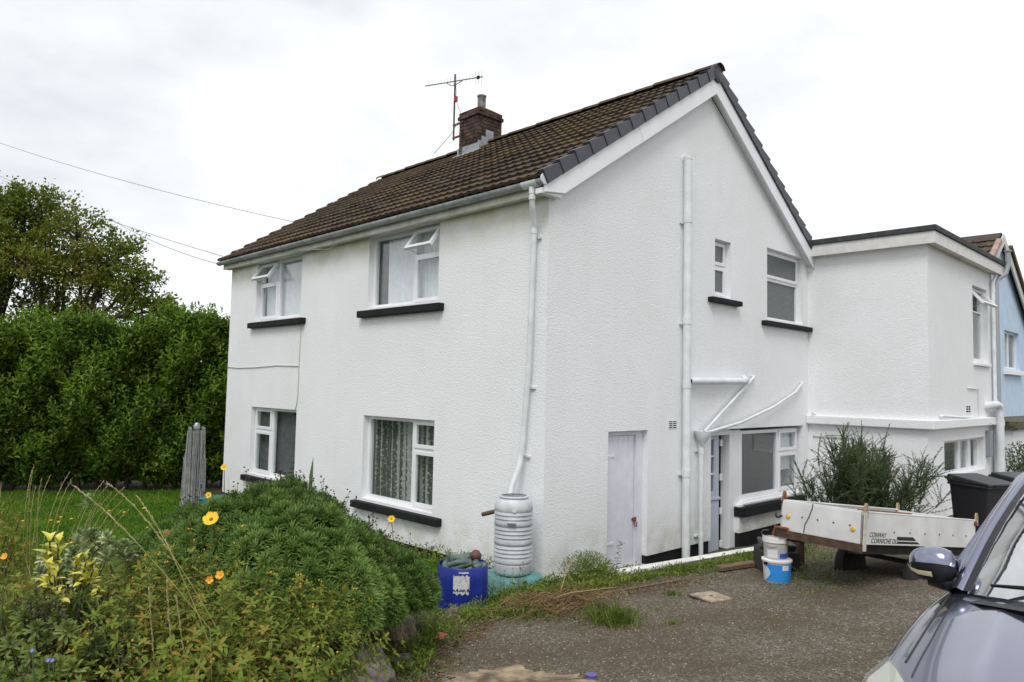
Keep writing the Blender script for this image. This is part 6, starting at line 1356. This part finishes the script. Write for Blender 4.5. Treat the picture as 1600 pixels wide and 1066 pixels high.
# ---- weeds along the kerb and at the foot of the stand
WLF=leafmat('fresh weed leaf',[(.07,.115,.018),(.12,.185,.028),(.18,.26,.04),(.26,.27,.07)],rough=.5,trans=.3,pscale=3,pamt=.35)
def strip_pts(line,wd,n,hmax):
    line=np.array(line,float); seg=np.linalg.norm(np.diff(line,axis=0),axis=1); cs=np.concatenate([[0],np.cumsum(seg)]); t=rng.random(n)*cs[-1]; i=np.clip(np.searchsorted(cs,t)-1,0,len(seg)-1); f=((t-cs[i])/seg[i])[:,None]; p=line[i]*(1-f)+line[i+1]*f+rng.normal(size=(n,2))*wd
    z=np.array([hground(a,b) for a,b in p]); return np.column_stack([p,z])
parts=[]
for line,wd,n,h,Lr in (([(.45,-.75),(.75,-.2),(.82,.2)],.10,2600,.15,(.025,.06)),([(.55,-1.2),(.95,-.75),(1.05,-.1),(1.1,.5)],.10,3400,.09,(.02,.05)),([(.75,-1.75),(1.0,-1.5),(1.35,-1.5)],.12,1500,.08,(.02,.05)),([(1.08,.3),(1.32,1.4),(1.6,3.2)],.07,3600,.05,(.02,.045)),([(1.3,.6),(1.55,1.8),(1.75,2.8)],.12,1800,.06,(.02,.045)),([(.25,-.95),(.55,-1.05),(.9,-.7)],.13,2600,.16,(.02,.05)),([(1.0,-2.3),(1.3,-2.75),(1.7,-3.15)],.10,2600,.13,(.02,.05)),([(.6,-1.7),(.95,-2.05)],.12,1600,.12,(.02,.05)),([(2.6,.9),(2.2,1.9),(1.9,3.2)],.25,1800,.06,(.015,.04)),([(-.4,-.3),(-2.5,-.3),(-5,-.4)],.2,3000,.2,(.03,.07))):
    P=strip_pts(line,wd,n,h); cl=.5+.5*np.sin(P[:,0]*9+P[:,1]*7)*np.sin(P[:,0]*4-P[:,1]*11); P[:,2]+=rng.random(n)**1.3*h*(.35+.9*cl); L=rng.uniform(*Lr,n); parts.append(leaf_arrays(P,rdir(n,.7),rdir(n,.8),L,L*rng.uniform(.18,.42,n),fold=.15,curl=.25))
vs,ts=merge(parts); o=put('weeds',fastmesh('weeds',vs,tris=ts),WLF); tag(o,'mixed green weeds along the kerb and house wall','weeds',kind='stuff')
# soil and moss verge under the weeds
fern=thing('feathery_weed','bushy feathery green weed at the foot of the gable wall','plant',(.70,-.12,hground(.70,-.12)))
n=3600; u=rdir(n,.3); P=u*np.array([.26,.34,.2])*(rng.random(n)**.5)[:,None]+np.array([.0,.05,.14]); L=rng.uniform(.015,.04,n); v,t=leaf_arrays(P,nrm(u+rdir(n,.5)*.7),rdir(n),L,L*.2); put('foliage',fastmesh('foliage',v,tris=t),WLF,fern)['kind']='stuff'
tall=thing('tall_weed','single taller leafy weed in front of the white plank door','plant',(.62,.55,hground(.62,.55)))
ps,ms=shoot(900,H=.42,npair=11,L=.07,lean=.12,buds=0,wr=.4); put('foliage',multi('foliage',ps,[GRN,WLF]),None,tall)
pw=thing('pale_weed','pale variegated weed spires in front of the teal stand','plant',(.42,-1.0,hground(.42,-1.0)))
PWL=leafmat('pale weed leaf',[(.13,.17,.05),(.22,.26,.09),(.34,.35,.15)],pscale=6)
for i in range(11):
    ps,ms=shoot(920+i,H=rng.uniform(.25,.48),npair=14,L=.035,lean=.15,buds=0,wr=.5); o=inst(multi('spire',ps,[GRN,PWL]),'spire',pw,(rng.normal()*.13,rng.normal()*.13,0),rng.random()*6)
def tuft(name,label,loc,n,h,spread,m_):
    o=thing(name,label,'grass clump',(*loc,hground(*loc))); b=rng.normal(size=(n,2))*spread; hh=rng.uniform(.5,1,n)*h; ln=rng.normal(size=(n,2))*.5
    P=np.column_stack([b,np.zeros(n)]); D=np.column_stack([ln,np.ones(n)]); v,t=leaf_arrays(P,D,rdir(n),hh,.007,fold=.1,curl=.5); put('blades',fastmesh('blades',v,tris=t),m_,o)['kind']='stuff'
tuft('grass_tuft','bright green grass tuft growing out of the tarmac',(1.92,-1.2),420,.17,.11,WLF)
tuft('grass_tuft','tiny green tuft on the tarmac right of the large tuft',(2.35,-.95),50,.05,.03,WLF)
tuft('grass_tuft','thin green tuft between the tarmac and the manhole cover',(1.8,-.1),60,.06,.04,WLF)
tuft('grass_tuft','grassy tuft beside the white kerb in front of the kitchen door',(1.5,2.0),220,.10,.1,WLF)
tuft('grass_tuft','grassy tuft at the near end of the white kerb',(1.25,.85),240,.12,.09,WLF)
# dry straw and stalks
STR_=leafmat('dry straw',[(.11,.075,.04),(.19,.125,.06),(.29,.20,.10)],rough=.7,trans=.1,pscale=6)
paths=[]
for i in range(300):
    c=np.array([1.22,-1.12])+rng.normal(size=2)*np.array([.2,.24]); a=rng.normal()*.5+.9; L=rng.uniform(.1,.42); d=np.array([math.cos(a),math.sin(a)])*L/2; z0=hground(*c)+.015
    paths.append([np.array([*(c-d),z0+rng.random()*.06]),np.array([*(c+rng.normal(size=2)*.02),z0+.03+rng.random()*.09]),np.array([*(c+d),z0+rng.random()*.07])])
vs,ts=tube_arrays(paths,.004,.002,4); o=put('straw',fastmesh('straw',vs,tris=ts),STR_); tag(o,'heap of dry cut stalks at the edge of the tarmac','straw',kind='stuff')
for i,(a,b,h,lb) in enumerate((((1.0,-1.3),(1.62,-.75),.22,'long dry stalk slanting up from the straw heap'),((1.05,-.9),(.95,-.55),.34,'dry bent stalk rising in front of the water butt stand'))):
    z=hground(*a); q=MB(); q.tube([(a[0],a[1],z),((a[0]+b[0])/2,(a[1]+b[1])/2,z+h*.7),(b[0],b[1],z+h)],[.006,.005,.003],5); o=q.build('dry_stalk',mat('straw stalk',(.36,.25,.12),.7)); tag(o,lb,'stalk')
LEAFB=mat('orange brown dead leaf',(.34,.11,.04),.7,var=.3,vscale=30)
for i,(x,y,lb,s_) in enumerate(((1.33,-2.59,'terracotta coloured fallen leaf by the weeds at the bed edge',1.4),(1.18,-1.35,'orange dead leaf lying in the straw heap',1.),(1.35,-1.0,'reddish dead leaf at the back of the straw heap',1.))):
    me=broadleaf(50+i,.09,.06); me.materials.append(LEAFB); o=put('fallen_leaf',me); o.location=(x,y,hground(x,y)+.05); o.rotation_euler=(.15,.1,i*1.3); o.scale=(s_,)*3; tag(o,lb,'leaf')
q=MB(); q.lathe([(.0,0),(.038,0),(.038,.012),(.03,.016),(0,.016)],(0,0,0),18); o=q.build('bottle_lid',mat('purple blue plastic',(.10,.09,.32),.4),smooth=R_(40)); o.location=(2.64,-2.34,hground(2.64,-2.34)+.008); tag(o,'small purple blue plastic lid on the tarmac at the bottom','lid')

# loose grit lying on the tarmac
n=14000; x=rng.uniform(.9,5.2,n); y=rng.uniform(-3.6,5.2,n); k=np.array([on_drive(a,b) for a,b in zip(x,y)]); x,y=x[k],y[k]; n=len(x)
gr=rng.uniform(.003,.0085,n)*(1+.3*(rng.random(n)<.04)); base=np.array([[1,0,0],[-.5,.8,0],[-.6,-.8,.0],[.1,.1,.9],[.4,-.9,.1]]); vs=[];ts=[]
th=rng.random(n)*6.28; z=np.array([hground(a,b) for a,b in zip(x,y)])+.006
B3=base[None]*rng.uniform(.7,1.3,(n,5,3)); c_,s_=np.cos(th)[:,None],np.sin(th)[:,None]; X=(B3[...,0]*c_-B3[...,1]*s_)*gr[:,None]+x[:,None]; Y=(B3[...,0]*s_+B3[...,1]*c_)*gr[:,None]+y[:,None]; Zz=B3[...,2]*gr[:,None]+z[:,None]
vs=np.stack([X,Y,Zz],-1).reshape(-1,3); bi=np.arange(n)[:,None]*5; ts=np.concatenate([bi+np.array(t) for t in ((0,1,3),(1,2,3),(2,4,3),(4,0,3))])
o=put('grit',fastmesh('grit',vs,tris=ts),leafmat('stone grit',[(.10,.085,.065),(.22,.19,.16),(.40,.36,.31)],rough=.9,trans=0,pamt=.1)); tag(o,'loose pale grit scattered over the tarmac','grit',kind='stuff')
# moss and dead leaf litter gathered at the bed edge
parts=[]
for line,wd,n in (([(.9,-1.6),(1.25,-2.2),(1.7,-2.95),(1.95,-3.2)],.09,1500),([(1.0,-.6),(1.3,-.3),(1.75,.9)],.12,900),([(1.2,-1.5),(1.9,-1.1)],.2,500)):
    P=strip_pts(line,wd,n,.02); P[:,2]+=.008; L=rng.uniform(.012,.035,n); parts.append(leaf_arrays(P,rdir(n,.05)*np.array([1,1,.25]),np.tile([0,0,1.],(n,1))+rng.normal(size=(n,3))*.3,L,L*.5,fold=.15,curl=.3))
vs,ts=merge(parts); o=put('leaf_litter',fastmesh('leaf_litter',vs,tris=ts),leafmat('leaf litter',[(.05,.032,.018),(.12,.075,.035),(.2,.12,.05),(.12,.13,.04)],rough=.8,trans=.05,pamt=.2)); tag(o,'brown leaf litter gathered along the driveway edge','leaf litter',kind='stuff')
